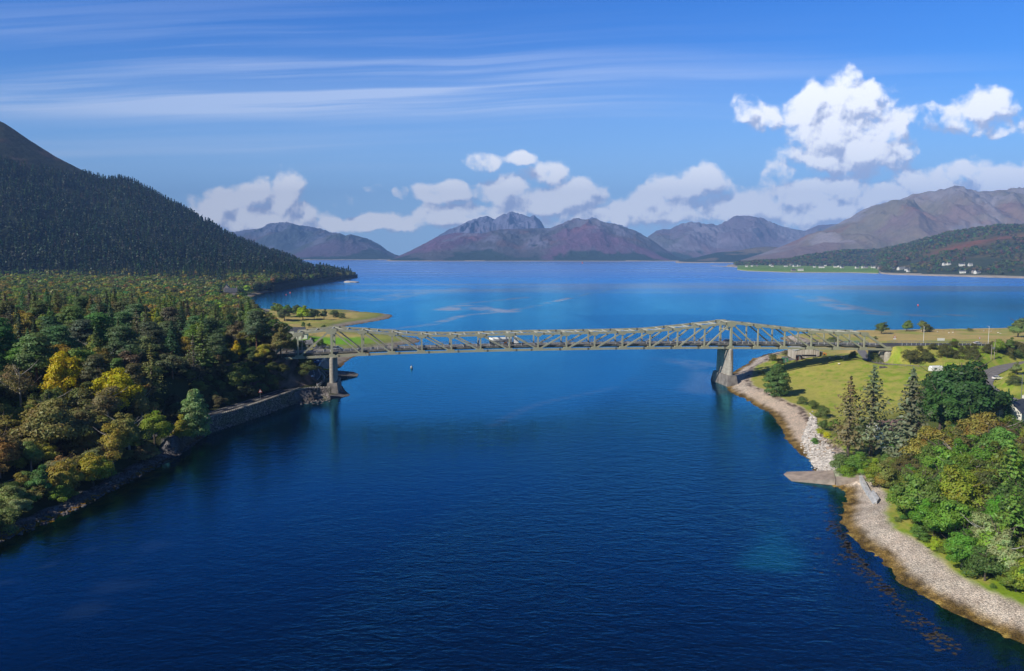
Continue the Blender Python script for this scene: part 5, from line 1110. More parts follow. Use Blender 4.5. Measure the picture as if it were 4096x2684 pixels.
def tm_round(seed, n, size):
    rng = np.random.RandomState(seed); bl = [(math.cos(k*2.4)*.24*rng.uniform(.5, 1), math.sin(k*2.4)*.24*rng.uniform(.5, 1), .35+.38*k/8, .2, .2, .16) for k in range(9)]+[(0, 0, .6, .24, .24, .22)]
    return blob_crown(bl, n, size, rng)
def tm_cone(seed, n, R_=.17):
    rng = np.random.RandomState(seed); f = rng.rand(n)**1.25; a = rng.rand(n)*6.283; rr = R_*(1-f)*rng.uniform(.55, 1.1, n); c = np.stack([np.cos(a)*rr, np.sin(a)*rr, .06+.9*f], -1)
    nr = np.stack([np.cos(a), np.sin(a), np.full(n, .55)], -1)+rng.normal(size=(n, 3))*.35; V_, F_ = leafquads(c, nr, .15, rng)
    sp = np.array([[-.012, 0, .8], [.012, 0, .8], [.008, 0, 1.02], [-.008, 0, 1.02]]); return np.concatenate([V_, sp]), np.concatenate([F_, [[4*n, 4*n+1, 4*n+2, 4*n+3]]])
near_m = [p for p in far_pts if p[1] < 900]; far_m = [p for p in far_pts if p[1] >= 900]
mass('valley_wood', 'dense mixed wood filling the valley between the bridge and the hillside', near_m, [tm_round(s, 260, .095) for s in range(5)], 'wood')
mass('valley_wood', 'distant mixed wood along the foot of the conifer hillside', far_m, [tm_round(s+9, 70, .19) for s in range(5)], 'wood')
# conifer plantation on the left hillside: the nearest as trees, the rest as one mass
hp = []; line = lambda px: np.interp(px, [-900, 0, 120, 250, 400, 430, 500], [540, 622, 650, 672, 690, 680, 640])
def hill_h(x, y): return H['m0'].h(x, y)
cand = []
for y in np.arange(1290, 2680, 11.5):
    for x in np.arange(-.67*y-20, -385, 10.): cand.append((x+r_.uniform(-5, 5), y+r_.uniform(-6, 6)))
ca = np.array(cand); z0_ = hill_h(ca[:, 0], ca[:, 1]); tt = H['m0'].t_of(ca[:, 0]/ca[:, 1], ca[:, 1]); sLl, _ = sd_all(ca[:, 0], ca[:, 1])
for k in range(len(ca)):
    x, y = ca[k]
    if tt[k] < .0 or tt[k] > 1.06 or x/y > (1418-2048)/F or sLl[k] < 8 and tt[k] < .1: continue
    px, py = PR(x, y, z0_[k]+14)
    if py < line(px) and px < 440: continue
    if tt[k] < .09 and px > 900 and r_.random() < .8: continue
    g = fbm(np.array([x/60]), np.array([y/60]), 2, 4)[0]
    if g < .36 and r_.random() < .75: continue
    h = r_.uniform(16, 25)*(1.1 if tt[k] < .3 else .86); c_ = r_.choice([(.02,.042,.028), (.025,.048,.030), (.018,.035,.026), (.045,.056,.034), (.04,.068,.036)])
    hp.append((x, y, float(z0_[k])-.6, h, jit(c_, r_, .3)))
hp.sort(key=lambda p: p[1]); nearc = [p for p in hp if -.64*p[1] < p[0]][:290]; ids = set(id(p) for p in nearc)
for (x, y, z, h, c_) in nearc:
    px_ = PR(x, y, z+h)[0]; wh = ('below the golden tree at the far left' if px_ < 220 else 'behind the yellow valley trees' if px_ < 380 else 'left of the middle' if px_ < 560 else 'in the middle' if px_ < 760 else 'right of the middle' if px_ < 950 else 'above the stone villa' if px_ < 1120 else 'on the spur by the water')
    l_ = f"{'tall' if h > 24 else 'mid-height' if h > 19 else 'short'} {'bluish' if c_[2] > c_[0]*1.05 else 'green'} conifer at the plantation foot, {wh}"
    tree('spruce_s', x, y, h*1.05, l_, 'conifer', l_.split(' ', 1)[1], tuple(v/2.1 for v in c_), 1.0, z, 'conifer_tree')
mass('conifer_forest', 'dark conifer plantation covering the shaded left hillside', [p for p in hp if id(p) not in ids], [tm_cone(s, 46) for s in range(6)], 'forest')
print('conifers', len(hp))
# leafy fringe on the spur's shore
pts = []
for k in range(420):
    px = r_.uniform(1010, 1425); py = np.interp(px, [1010, 1100, 1210, 1340, 1425], [1176, 1163, 1143, 1123, 1109])-r_.uniform(0, 16); x, y, _ = G(px, py, 3); 
    if sdist(SH_L, np.array([x]), np.array([y]))[0] < 4: continue
    pts.append((x, y, max(float(hill_h(np.array([x]), np.array([y]))[0]), 2.5), r_.uniform(8, 14), hue(jit(r_.choice([(.06,.07,.03), (.09,.085,.04), (.05,.06,.025), (.10,.10,.035)]), r_), r_)))
mass('shore_thicket', 'leafy thicket along the water below the conifer spur', pts, [tm_round(s+19, 60, .2) for s in range(4)], 'thicket')
# far wooded hillside on the right
pts = []; h6 = H['m6']; n_ = 5200; av = np.array([r_.uniform((2850-2048)/F, (4200-2048)/F) for _ in range(n_)]); tv = np.array([r_.random()**1.0*1.0 for _ in range(n_)])
f6 = np.interp(av, h6.ya, h6.yf); g6 = np.interp(av, h6.ra, h6.yr); yv = f6+(g6-f6)*tv; xv = av*yv; zv = h6.h(xv, yv); nn6 = fbm(xv/70, yv/70, 3, 12)
for k in range(n_):
    if zv[k] < 5 or nn6[k] < .40: continue
    br = abs(tv[k]-.36-((xv[k]/yv[k])-.55)*1.6)
    if br < .05 and xv[k]/yv[k] > .53: continue
    pts.append((xv[k], yv[k], zv[k]-.5, r_.uniform(9, 15)*(yv[k]/2800)**.5*1.15, hue(jit(r_.choice([(.055,.075,.025), (.08,.085,.035), (.045,.06,.028), (.10,.08,.045), (.07,.095,.03)]), r_, .35), r_)))
mass('hillside_wood', 'distant mixed woodland on the low hill across the loch', pts, [tm_round(s+29, 44, .26) for s in range(5)], 'wood')
print('far', len(pts))
# ------------------------------------------------------------------ vehicles
def paint(name, col, rough=.25, metal=.3): return mat(name, col, rough, .04, 1, metal=metal, spec=.6)
CARM = {'silver': paint('silver_paint', (.50, .52, .55)), 'dark': paint('dark_blue_paint', (.03, .045, .08)), 'black': paint('black_paint', (.02, .02, .025)), 'white': paint('white_car_paint', (.78, .79, .80), .3, 0), 'blue': paint('blue_car_paint', (.05, .11, .25))}
HL = mat('headlight', (.75, .78, .8), .15, .02); TL = mat('tail_light', (.45, .02, .02), .3, .02)
def wheels(o, xs, hw, r, m=None):
    for x in xs:
        for s in (-1, 1):
            w_ = MB().tube([(x, s*(hw-.11), r), (x, s*(hw+.11), r)], r, 12).build('wheel', M['tyre'], o); MB().tube([(x, s*(hw+.1), r), (x, s*(hw+.125), r)], r*.6, 10).build('rim', M['grey_metal'], w_)
def car(p, rz, colr, label, suv=False, group=None):
    o = empty('car', p, label, 'car', group, rz); L = 4.4; H_ = 1.75 if suv else 1.45; W_ = .9; m = CARM[colr]
    prof = [(-2.2, .35), (-2.2, .85), (-2.05, 1.0), (-1.0, 1.0), (1.0, 1.0), (1.95, .85), (2.2, .62), (2.2, .35)] if not suv else [(-2.2, .4), (-2.2, 1.05), (-2.05, 1.12), (-1.0, 1.12), (.95, 1.1), (1.95, 1.0), (2.2, .7), (2.2, .4)]
    n = len(prof); zc = prof[3][1]
    MB().add([(x, -W_, z) for x, z in prof]+[(x, W_, z) for x, z in prof], [tuple(range(n)), tuple(range(2*n-1, n-1, -1))]+[(i, n+i, n+(i+1) % n, (i+1) % n) for i in range(n)]).build('body', m, o)
    cb = [(-2.0 if suv else -1.75, zc, .84), (1.05, zc, .84), (.45, H_-.06, .68), (-1.75 if suv else -1.2, H_-.06, .70)]
    g = MB().add([(x, -w_, z) for x, z, w_ in cb]+[(x, w_, z) for x, z, w_ in cb], [(0, 1, 2, 3), (7, 6, 5, 4), (0, 4, 5, 1), (1, 5, 6, 2), (3, 2, 6, 7), (0, 3, 7, 4)]).build('windows', M['glass'], o)
    x0 = cb[3][0]; MB().box(x0-.05, .5, -.70, .70, H_-.07, H_).build('roof', m, o)
    for s in (-1, 1):
        MB().box(2.16, 2.22, s*.62-.17, s*.62+.17, .62, .78).build('headlight', HL, o); MB().box(-2.23, -2.17, s*.68-.14, s*.68+.14, .72, .92).build('tail_light', TL, o)
        MB().bar((-.35, s*.80, zc), (-.45, s*.71, H_-.04), .07, .09).build('pillar', m, o)
    wheels(o, (-1.35, 1.4), .80, .33); return o
ang = BT
def on_deck(s, w_): p = bp(s, w_, zb(s)+DZ+.01); return tuple(p)
car(on_deck(-78.2, 8.6), ang, 'silver', 'silver SUV crossing the bridge above the left pier', True)
car(on_deck(106.0, 8.6), ang, 'dark', 'dark car crossing the bridge just past the right pier')
def on_road(px, py, z, back=0): return G(px, py, z)
car(on_road(1300, 1394, 4.9), R(20), 'black', 'dark SUV parked by the road junction seen just above the left end of the deck', True)
car(on_road(1270, 1453, 4.83), R(-112), 'blue', 'dark blue car parked in the sun under the left end of the bridge')
car(on_road(1273, 1442, 4.83), R(-108), 'black', 'black car parked behind the dark blue one under the bridge')
car(on_road(1247, 1516, 4.83), R(112), 'silver', 'silver car driving round the shaded bend of the shore road')
car((236.5, 397.5, 16.05), R(20), 'white', 'white car on the main road beside the left white lamp post')
car((262, 411, 14.2), R(30), 'white', 'white car on the main road near the right edge of the photo', True)
car((*G(3991, 1517, 9.)[:2], 9.0), R(8), 'white', 'white car half hidden behind the huge dark tree at the road junction')
car((*G(3930, 1562, 8.4)[:2], 8.4), R(60), 'black', 'dark car in the shade under the huge tree on the right')
# fuel tanker
tk = empty('tanker_truck', on_deck(-2.2, 8.6), 'white articulated fuel tanker crossing the middle of the bridge', 'truck', None, ang)
def ell(x, rz_, ry_, zc, n=16): return [(x, ry_*math.cos(2*math.pi*k/n), zc+rz_*math.sin(2*math.pi*k/n)) for k in range(n)]
MB().loft([ell(-7.3, .75, .9, 2.35), ell(-7.15, 1.0, 1.2, 2.35), ell(3.2, 1.0, 1.2, 2.35), ell(3.35, .75, .9, 2.35)]).build('tank', CARM['white'], tk, True)
MB().box(-7.3, 3.3, -.95, .95, .85, 1.4).build('chassis', M['grey_metal'], tk)
MB().box(-7.0, 2.8, -.3, .3, 3.3, 3.42).build('walkway', M['grey_metal'], tk)
cabp = [(4.1, .7), (4.1, 3.2), (4.35, 3.65), (5.5, 3.6), (6.1, 2.6), (6.25, 1.6), (6.25, .5), (4.6, .5)]; n = len(cabp)
cb_ = MB().add([(x, -1.2, z) for x, z in cabp]+[(x, 1.2, z) for x, z in cabp], [tuple(range(n-1, -1, -1)), tuple(range(n, 2*n))]+[(i, (i+1) % n, n+(i+1) % n, n+i) for i in range(n)]).build('cab', CARM['white'], tk)
MB().add([(5.62, -1.05, 3.42), (6.13, -1.05, 2.6), (6.13, 1.05, 2.6), (5.62, 1.05, 3.42), (5.66, -1.05, 3.45), (6.17, -1.05, 2.62), (6.17, 1.05, 2.62), (5.66, 1.05, 3.45)], [(0, 1, 2, 3), (7, 6, 5, 4), (0, 4, 5, 1), (2, 6, 7, 3), (1, 5, 6, 2), (0, 3, 7, 4)]).build('windscreen', M['glass'], cb_)
for s in (-1, 1): MB().box(4.9, 5.7, s*1.2-.02, s*1.2+.02, 2.35, 3.1).build('side_window', M['glass'], cb_)
MB().box(2.3, 4.2, -.9, .9, .55, 1.1).build('coupling_frame', M['black'], tk); MB().box(-.5, .8, -1.1, -.75, .5, 1.15).build('side_locker', mat('orange_plate', (.6, .2, .03)), tk)
wheels(tk, (-6.4, -5.1, -3.8, 3.0, 5.3), 1.05, .5)
tc = bpy.data.curves.new('lettering', 'FONT'); tc.body = 'SCOTTISH FUELS'; tc.size = .95; tc.extrude = .012; tc.align_x = 'CENTER'
to = bpy.data.objects.new('lettering', tc); C.collection.objects.link(to); dg = bpy.context.evaluated_depsgraph_get(); tme = bpy.data.meshes.new_from_object(to.evaluated_get(dg)); bpy.data.objects.remove(to)
lo = link('lettering', tme, mat('letter_blue', (.08, .09, .17)), tk); lo.rotation_euler = (math.pi/2, 0, 0); lo.location = (-2.0, -1.225, 2.0)
# pedestrian on the far footway
per = empty('person', bp(-14.2, 11.4, zb(-14.2)+DZ+.16), 'person in dark clothes walking on the far footway left of the tanker', 'person', None, ang)
def skin_person(parent):
    J = {'pel': (0, 0, .95), 'che': (0, .02, 1.30), 'nek': (0, .02, 1.50), 'hd': (0, .04, 1.66), 'hl': (.09, 0, .92), 'kl': (.10, .12, .50), 'fl': (.10, .10, .06), 'tl': (.10, .26, .03), 'hr': (-.09, 0, .92), 'kr': (-.10, -.04, .50), 'fr': (-.10, -.22, .08), 'tr': (-.10, -.08, .03),
         'sl': (.19, 0, 1.43), 'el': (.24, -.10, 1.15), 'wl': (.24, .02, .92), 'sr': (-.19, 0, 1.43), 'er': (-.24, .08, 1.15), 'wr': (-.22, .20, .95)}
    Rd = {'pel': .14, 'che': .16, 'nek': .06, 'hd': .10, 'hl': .10, 'kl': .065, 'fl': .05, 'tl': .04, 'hr': .10, 'kr': .065, 'fr': .05, 'tr': .04, 'sl': .07, 'el': .045, 'wl': .035, 'sr': .07, 'er': .045, 'wr': .035}
    E_ = [('pel', 'che'), ('che', 'nek'), ('nek', 'hd'), ('pel', 'hl'), ('hl', 'kl'), ('kl', 'fl'), ('fl', 'tl'), ('pel', 'hr'), ('hr', 'kr'), ('kr', 'fr'), ('fr', 'tr'), ('che', 'sl'), ('sl', 'el'), ('el', 'wl'), ('che', 'sr'), ('sr', 'er'), ('er', 'wr')]
    K = list(J); me = bpy.data.meshes.new('body'); me.from_pydata([J[k] for k in K], [(K.index(a), K.index(b)) for a, b in E_], []); o = link('body', me, mat('dark_clothes', (.02, .022, .03), .9), parent); md = o.modifiers.new('s', 'SKIN')
    for i, k in enumerate(K): me.skin_vertices[0].data[i].radius = (Rd[k], Rd[k])
    me.skin_vertices[0].data[0].use_root = True; o.modifiers.new('ss', 'SUBSURF').levels = 1; return o
skin_person(per); MB().loft([[(.11*math.cos(k*.785)*r_q, .03+.11*math.sin(k*.785)*r_q, z) for k in range(8)] for z, r_q in ((1.62, .9), (1.70, 1.02), (1.77, .8), (1.80, .3))]).build('hair', mat('hair', (.03, .02, .015)), per)
# ------------------------------------------------------------------ houses
def house(p, w_, l, h, rh, rz, wallm, roofm, label, cat='house', group=None, chim=(1,), win=2, name='house', z0=-1.2):
    o = empty(name, p, label, cat, group, rz); ov = .25
    MB().add([(-l/2, -w_/2, z0), (l/2, -w_/2, z0), (l/2, w_/2, z0), (-l/2, w_/2, z0), (-l/2, -w_/2, h), (l/2, -w_/2, h), (l/2, w_/2, h), (-l/2, w_/2, h), (-l/2, 0, h+rh), (l/2, 0, h+rh)], [(0, 1, 5, 4), (1, 2, 6, 9, 5), (2, 3, 7, 6), (3, 0, 4, 8, 7), (0, 3, 2, 1), (4, 5, 9, 8), (6, 7, 8, 9)]).build('wall', wallm, o)
    mb = MB(); k = rh/(w_/2)
    for s in (-1, 1):
        a = [(-l/2-ov, s*(w_/2+ov), h-ov*k+.05), (l/2+ov, s*(w_/2+ov), h-ov*k+.05), (l/2+ov, 0, h+rh+.05), (-l/2-ov, 0, h+rh+.05)]; b = [(x, y, z+.16) for x, y, z in a]
        mb.add(a+b, [(0, 1, 2, 3), (7, 6, 5, 4), (0, 4, 5, 1), (1, 5, 6, 2), (2, 6, 7, 3), (3, 7, 4, 0)])
    rf = mb.build('roof', roofm, o)
    for c_ in chim:
        ch = MB().box(c_*(l/2-.6)-.45, c_*(l/2-.6)+.45, -.35, .35, h+rh*.6, h+rh+1.1).build('chimney', wallm, rf)
        MB().tube([(c_*(l/2-.6)-.2, 0, h+rh+1.1), (c_*(l/2-.6)-.2, 0, h+rh+1.6)], .14, 8).tube([(c_*(l/2-.6)+.2, 0, h+rh+1.1), (c_*(l/2-.6)+.2, 0, h+rh+1.6)], .14, 8).build('chimney_pots', mat('clay_pot', (.6, .45, .28)) if 'clay_pot' not in bpy.data.materials else bpy.data.materials['clay_pot'], ch)
    for s in (-1, 1):
        for k_ in range(win):
            xx = (k_-(win-1)/2)*l/(win+.3); fr_ = MB().box(xx-.55, xx+.55, s*w_/2-.04, s*w_/2+.04, .9, 2.1).build('window', M['white_paint'], o); MB().box(xx-.45, xx+.45, s*w_/2-.06, s*w_/2+.06, 1.0, 2.0).build('pane', M['glass'], fr_)
    MB().box(l*.18-.45 if win != 3 else .9, l*.18+.45 if win != 3 else 1.8, -w_/2-.05, -w_/2+.05, 0, 2.05).build('door', M['wood'], o)
    return o
M['brownroof'] = mat('brown_roof', (.26, .17, .15), .8, .2, .6); M['greyroof'] = mat('grey_roof', (.22, .22, .23), .7, .2, .5)
M['stonewall'] = mat('villa_stone', (.32, .28, .26), .9, .3, 1.)
house((163.5, 251, 8.), 6.5, 11, 3.6, 3.2, R(38), M['harl'], M['slate'], 'white cottage with slate roof and tall chimney at the right edge above the bronze trees', chim=(-1, 1))
house((*G(3578, 1745, 5.3)[:2], gz(*G(3578, 1745, 5.3)[:2])), 9, 14, 3.0, 2.6, R(12), M['harl'], M['brownroof'], 'cream bungalow with brown roof hidden behind the tall spruces on the right', chim=())
house((*G(925, 1192, 6)[:2], 8), 8, 15, 5.5, 5, R(15), M['stonewall'], M['slate'], 'grey stone villa with steep slate roofs among the trees by the bay', chim=(-1, 1), win=3)
house((*G(908, 1181, 6)[:2], 10), 7, 8, 6, 4.5, R(100), M['stonewall'], M['slate'], 'small slate-roofed wing standing behind the stone villa', chim=(1,))
house((*G(893, 1210, 6)[:2], 7), 7, 9, 3, 2.6, R(80), M['harl'], M['greyroof'], 'small white gabled cottage in front of the stone villa', chim=(1,))
house((*G(180, 1180, 9)[:2], 12), 7, 9, 4, 3, R(60), M['harl'], M['greyroof'], 'small pale house between yellow trees at the far left of the valley', chim=(1,))
house((*G(1172, 1340, 4)[:2], 4.5), 8, 17, 2.8, 2.2, R(8), M['harl'], M['slate'], 'long low building with dark glossy roof behind the left end of the bridge', chim=())
house((*G(1205, 1352, 4)[:2], 4.2), 6, 9, 2.6, 1.8, R(5), M['harl'], M['slate'], 'smaller dark-roofed building in front of the long low one', chim=())
house((*G(1222, 1395, 4.)[:2], 4.6), 6, 8, 2.6, 2.0, R(30), M['harl'], M['greyroof'], 'white-walled cottage behind the trees at the left end of the deck', chim=(1,))
# barn and sheds below the right end of the bridge
bx, by, _ = G(3231, 1447, 7.0); bz = gz(bx, by)
barn = empty('barn', (bx, by+6.5, bz), 'weathered timber barn with pale grey sheet roof beside the beach under the bridge', 'barn', None, R(-4))
bw_, bl_, bh, br = 12.2, 13., 3.5, 1.35
plank = bpy.data.materials.new('planks'); plank.use_nodes = True; t = NT(plank.node_tree); co = t.n('ShaderNodeTexCoord').outputs['Object']; wv = t.noise(t.v('MULTIPLY', co, (3.2, 3.2, .12)), 1.0, 4, .6)
t.n('ShaderNodeOutputMaterial', {0: t.n('ShaderNodeBsdfPrincipled', {'Base Color': t.mixc(t.smooth(wv, .35, .65), (.34, .28, .23), (.62, .56, .50)), 'Roughness': .9})})
a = bw_/2; MB().add([(-a, -bl_/2, -1), (a, -bl_/2, -1), (a, bl_/2, -1), (-a, bl_/2, -1), (-a, -bl_/2, bh), (a, -bl_/2, bh), (a, bl_/2, bh), (-a, bl_/2, bh), (0, -bl_/2, bh+br), (0, bl_/2, bh+br)], [(0, 1, 5, 8, 4), (1, 2, 6, 5), (2, 3, 7, 9, 6), (3, 0, 4, 7), (0, 3, 2, 1), (4, 8, 9, 7), (5, 6, 9, 8)]).build('wall', plank, barn)
mb = MB()
for s in (-1, 1):
    q4 = [(s*(a+.3), -bl_/2-.3, bh-.02), (s*(a+.3), bl_/2+.3, bh-.02), (0, bl_/2+.3, bh+br+.06), (0, -bl_/2-.3, bh+br+.06)]; mb.add(q4+[(x, y, z+.1) for x, y, z in q4], [(0, 1, 2, 3), (7, 6, 5, 4), (0, 4, 5, 1), (1, 5, 6, 2), (2, 6, 7, 3), (3, 7, 4, 0)])
mb.build('roof', mat('sheet_roof', (.52, .53, .52), .6, .1, .5), barn); MB().box(-2.6, 4.6, -bl_/2-.06, -bl_/2+.05, .6, 1.45).build('opening', M['black'], barn)
for k in range(3): MB().box(2.9+k*.9, 3.5+k*.9, -2, 3, bh+br*.35, bh+br*.35+.02).build('rooflight', M['white_paint'], barn) if False else None
def shed(px, py, zg, w_, d, h, m, label, name='shed', cat='shed', rz=0, slope=.2, door=True):
    x, y, _ = G(px, py, zg); z = gz(x, y); o = empty(name, (x, y+d/2, z), label, cat, None, R(rz))
    MB().box(-w_/2, w_/2, -d/2, d/2, -.5, h).build('body', m, o); MB().add([(-w_/2-.1, -d/2-.1, h+.01), (w_/2+.1, -d/2-.1, h+.01), (w_/2+.1, d/2+.1, h+.01+slope), (-w_/2-.1, d/2+.1, h+.01+slope), (-w_/2-.1, -d/2-.1, h+.1), (w_/2+.1, -d/2-.1, h+.1), (w_/2+.1, d/2+.1, h+.1+slope), (-w_/2-.1, d/2+.1, h+.1+slope)], [(0, 3, 2, 1), (4, 5, 6, 7), (0, 1, 5, 4), (1, 2, 6, 5), (2, 3, 7, 6), (3, 0, 4, 7)]).build('roof', M['greyroof'] if name != 'container' else m, o)
    if door: MB().box(-.45, .45, -d/2-.05, -d/2+.02, 0, min(2, h-.2)).build('door', M['grey_metal'] if name != 'container' else M['black'], o)
    return o
shed(3142, 1456, 5.5, 2.6, 2.4, 2.5, mat('green_paint', (.06, .22, .13), .6), 'green metal shed with a pale top beside the lone pine')
shed(3198, 1456, 6.3, 2.4, 2.2, 2.2, mat('rust_brown', (.14, .055, .04), .8), 'small rust-brown hut in front of the barn')
shed(3298, 1418, 6.5, 2.6, 3.5, 2.2, mat('orange_paint', (.62, .27, .04), .6), 'orange container behind the barn', 'container', 'container')
shed(3286, 1446, 7.0, 1.2, 1.2, 1.9, mat('ochre_paint', (.5, .3, .07), .7), 'narrow ochre kiosk at the right corner of the barn', 'kiosk', 'kiosk')
shed(3612, 1808, 4.5, 1.7, 1.1, 1.2, mat('purple_paint', (.36, .12, .42), .6), 'purple storage bin under the trees beside the hidden bungalow', 'bin', 'bin')
mb = empty('crate_stack', (*G(3408, 1380, 4.5)[:2], 4.0), 'long stack of green and white crates beyond the right end of the bridge truss', 'crates'); gm = mat('crate_green', (.08, .22, .17), .7)
for i_ in range(6):
    for j_ in range(2 if i_ < 5 else 1): MB().box(i_*2.1-6, i_*2.1-4.1, -1, 1, j_*1.45, j_*1.45+1.35).build('crate', gm if (i_+j_) % 3 else M['white_paint'], mb)
# white caravan, boat on trailer, yellow boat
cv = empty('caravan', (*G(3742, 1506, 9.6)[:2], gz(*G(3742, 1506, 9.6)[:2])), 'white rounded caravan behind the spruce and the huge dark tree', 'caravan', None, R(8))
MB().loft([[(x, -1.1*k, .5), (x, 1.1*k, .5), (x, 1.1*k, 2.2*z), (x, .7*k, 2.6*z), (x, -.7*k, 2.6*z), (x, -1.1*k, 2.2*z)] for x, k, z in ((-2.9, .85, .8), (-2.5, 1, 1), (2.4, 1, 1), (2.9, .85, .75))]).build('body', CARM['white'], cv); MB().box(-1.5, -.3, -1.14, -1.08, 1.2, 1.8).build('window', M['glass'], cv); wheels(cv, (0,), .95, .32)
def hull(parent, L, B, Hh, m, trim=None):
    secs = []
    for f, b, k in ((-.5, .75, 0), (-.25, 1, 0), (.1, 1, .05), (.35, .62, .2), (.5, .04, .45)): secs.append([(f*L, 0, k*Hh), (f*L, B/2*b*.75, Hh*.25+k*Hh*.5), (f*L, B/2*b, Hh), (f*L, B/2*b*.82, Hh), (f*L, 0, Hh*.72), (f*L, -B/2*b*.82, Hh), (f*L, -B/2*b, Hh), (f*L, -B/2*b*.75, Hh*.25+k*Hh*.5)])
    return MB().loft(secs).build('hull', m, parent)
bo = empty('boat', (*G(3557, 1800, 4.3)[:2], gz(*G(3557, 1800, 4.3)[:2])+.5), 'white boat with blue underside laid up beside the bungalow', 'boat', None, R(-25)); hull(bo, 6, 2.1, 1.0, CARM['blue']); MB().box(-1.8, .8, -.75, .75, .8, 1.55).build('cabin', CARM['white'], bo); MB().box(-2.9, 2.2, -.95, .95, .93, 1.05).build('deck', CARM['white'], bo)
bo = empty('boat', (*G(1316, 1480, 3.4)[:2], 3.3), 'small bright yellow boat pulled up beside the left pier', 'boat', None, R(-12)); hull(bo, 6.5, 1.6, .7, mat('yellow_hull', (.65, .62, .02), .5)); MB().box(-1.5, -.9, -.55, .55, .5, .62).build('seat', M['wood'], bo)
# houses across the loch
def far_ground(px, py):
    d = ray(px, py); T = np.arange(1900, 4400, 4.); X, Y = d[0]*T, d[1]*T; Z = CH+d[2]*T; g6_ = H['m6'].h(X, Y); yn_ = np.interp(X/Y, [(p-2048)/F for p in (2946,2985,3150,3400,3510)], [2990,2790,2570,2535,2420]); fr_ = (Y-yn_)/(3480-yn_)
    gfl = np.where((fr_ > 0) & (X/Y < .4645), np.interp(fr_, [0, .02, .3, .65, 1], [0, 3, 5.5, 8, 11]), -50); g = np.maximum(g6_, gfl); k = np.argmax(Z <= g); return X[k], Y[k], g[k]
FH = [(2986,1068,9,'white'),(3008,1066,8,'white'),(3028,1065,7,'grey'),(3081,1064,10,'white'),(3089,1067,9,'white'),(3143,1067,12,'white'),(3164,1063,10,'grey'),(3179,1067,13,'white'),(3195,1066,11,'white'),(3202,1083,16,'white'),(3173,1085,12,'grey'),(3257,1070,8,'white'),(3286,1072,18,'white'),(3301,1065,8,'white'),(3341,1070,12,'white'),(3356,1069,8,'white'),(3368,1073,11,'white'),(3428,1074,12,'white'),(3453,1073,10,'white'),(3466,1073,9,'grey'),(3490,1072,9,'white'),(3500,1073,7,'white'),(3516,1074,6,'grey'),(3570,1077,8,'grey'),(3605,1078,22,'white'),(3628,1082,12,'white'),(3634,1088,9,'white'),(3780,1061,12,'white'),(3795,1060,8,'white'),(3847,1064,13,'white'),(3881,1064,9,'white'),(3850,1093,13,'white'),(3909,1094,15,'white'),(3893,1093,7,'grey')]
WH = ['tip of the green headland', 'green headland', 'wooded hillside', 'shore village']
rf_ = random.Random(4)
for k, (px, py, sz, cl_) in enumerate(FH):
    x, y, z = far_ground(px, py)
    if px < 3120: where = 'near the left tip of the green headland'
    elif px < 3240: where = 'in the cluster behind the middle of the green headland' if py < 1075 else 'right at the water below the green headland'
    elif px < 3400: where = 'in the cluster behind the right half of the green headland'
    elif px < 3550: where = 'in the row right of the green headland'
    elif px < 3700: where = 'in the village at the foot of the wooded hill'
    else: where = 'high among the trees of the wooded hill' if py < 1070 else 'low by the shore under the wooded hill'
    house((x, y, z+.3), 7+sz*.12, sz*1.15, 4.2, 3.2, R(rf_.uniform(-25, 25)), M['harl'] if cl_ == 'white' else M['stonewall'], M['slate'] if k % 3 else M['greyroof'], f"{'large' if sz > 14 else 'long' if sz > 11 else 'small'} {cl_} house {where}" + ('' if k % 2 else ', end-on roof'), group=None if sz > 14 else 'far village houses '+where, chim=(1,) if k % 2 else (-1, 1), z0=-4)
# ------------------------------------------------------------------ posts, lamps, signs
def lamp(x, y, z, h, label, m='white_paint', arm=0.):
    o = empty('street_lamp', (x, y, z), label, 'street lamp'); MB().tube([(0, 0, -.5), (0, 0, h)], [.13, .08], 8).build('pole', M[m], o)
    MB().bar((0, 0, h), (-.9, 0, h+.12), .14, .12).build('arm', M[m], o); MB().box(-1.35, -.75, -.14, .14, h+.06, h+.2).build('lamp_head', M['grey_metal'], o)
def pole_top(px, py, y, z): d = ray(px, py); t_ = y/d[1]; return d[0]*t_, y, z, CH+d[2]*t_-z
x, y, z, h = pole_top(956, 1322, 378, 18.5); lamp(x, y, z-1, h+1, 'pale street lamp standing above the golden tree left of the bridge', 'grey_metal')
x, y, z, h = pole_top(3697, 1305, 396, 16.5); lamp(x, y, z-1, h+1, 'tall white lamp post beside the main road, nearer the bridge')
x, y, z, h = pole_top(3957, 1305, 408, 13.8); lamp(x, y, z-1, h+1, 'tall white lamp post beside the main road near the right edge')
x, y, z, h = pole_top(4091, 1497, 262, 7.5); lamp(x, y, z-1, h+1, 'lamp post beside the white cottage at the right edge', 'grey_metal')
for px, py, yy_, lb in ((3968, 1378, 372, 'left wooden pole of the pair carrying a transformer'), (3981, 1362, 373, 'right wooden pole of the pair carrying a transformer'), (3930, 1390, 388, 'short wooden pole left of the pair behind the huge tree')):
    x, y, z, h = pole_top(px, py, yy_, 9.8); z = gz(x, y); h = CH+ray(px, py)[2]/ray(px, py)[1]*yy_-z; o = empty('utility_pole', (x, y, z), lb, 'utility pole'); MB().tube([(0, 0, -.5), (0, 0, h)], [.16, .11], 8).build('pole', M['wood_pale'], o); MB().bar((-.9, 0, h-.5), (.9, 0, h-.5), .1, .1).build('crossarm', M['wood'], o)
    if px == 3968: MB().box(.5, 1.2, -.3, .3, h-2.2, h-1.2).build('transformer', M['grey_metal'], o)
def disc(r, y, z, n=20): return [(r*math.cos(2*math.pi*k/n), y, z+r*math.sin(2*math.pi*k/n)) for k in range(n)]
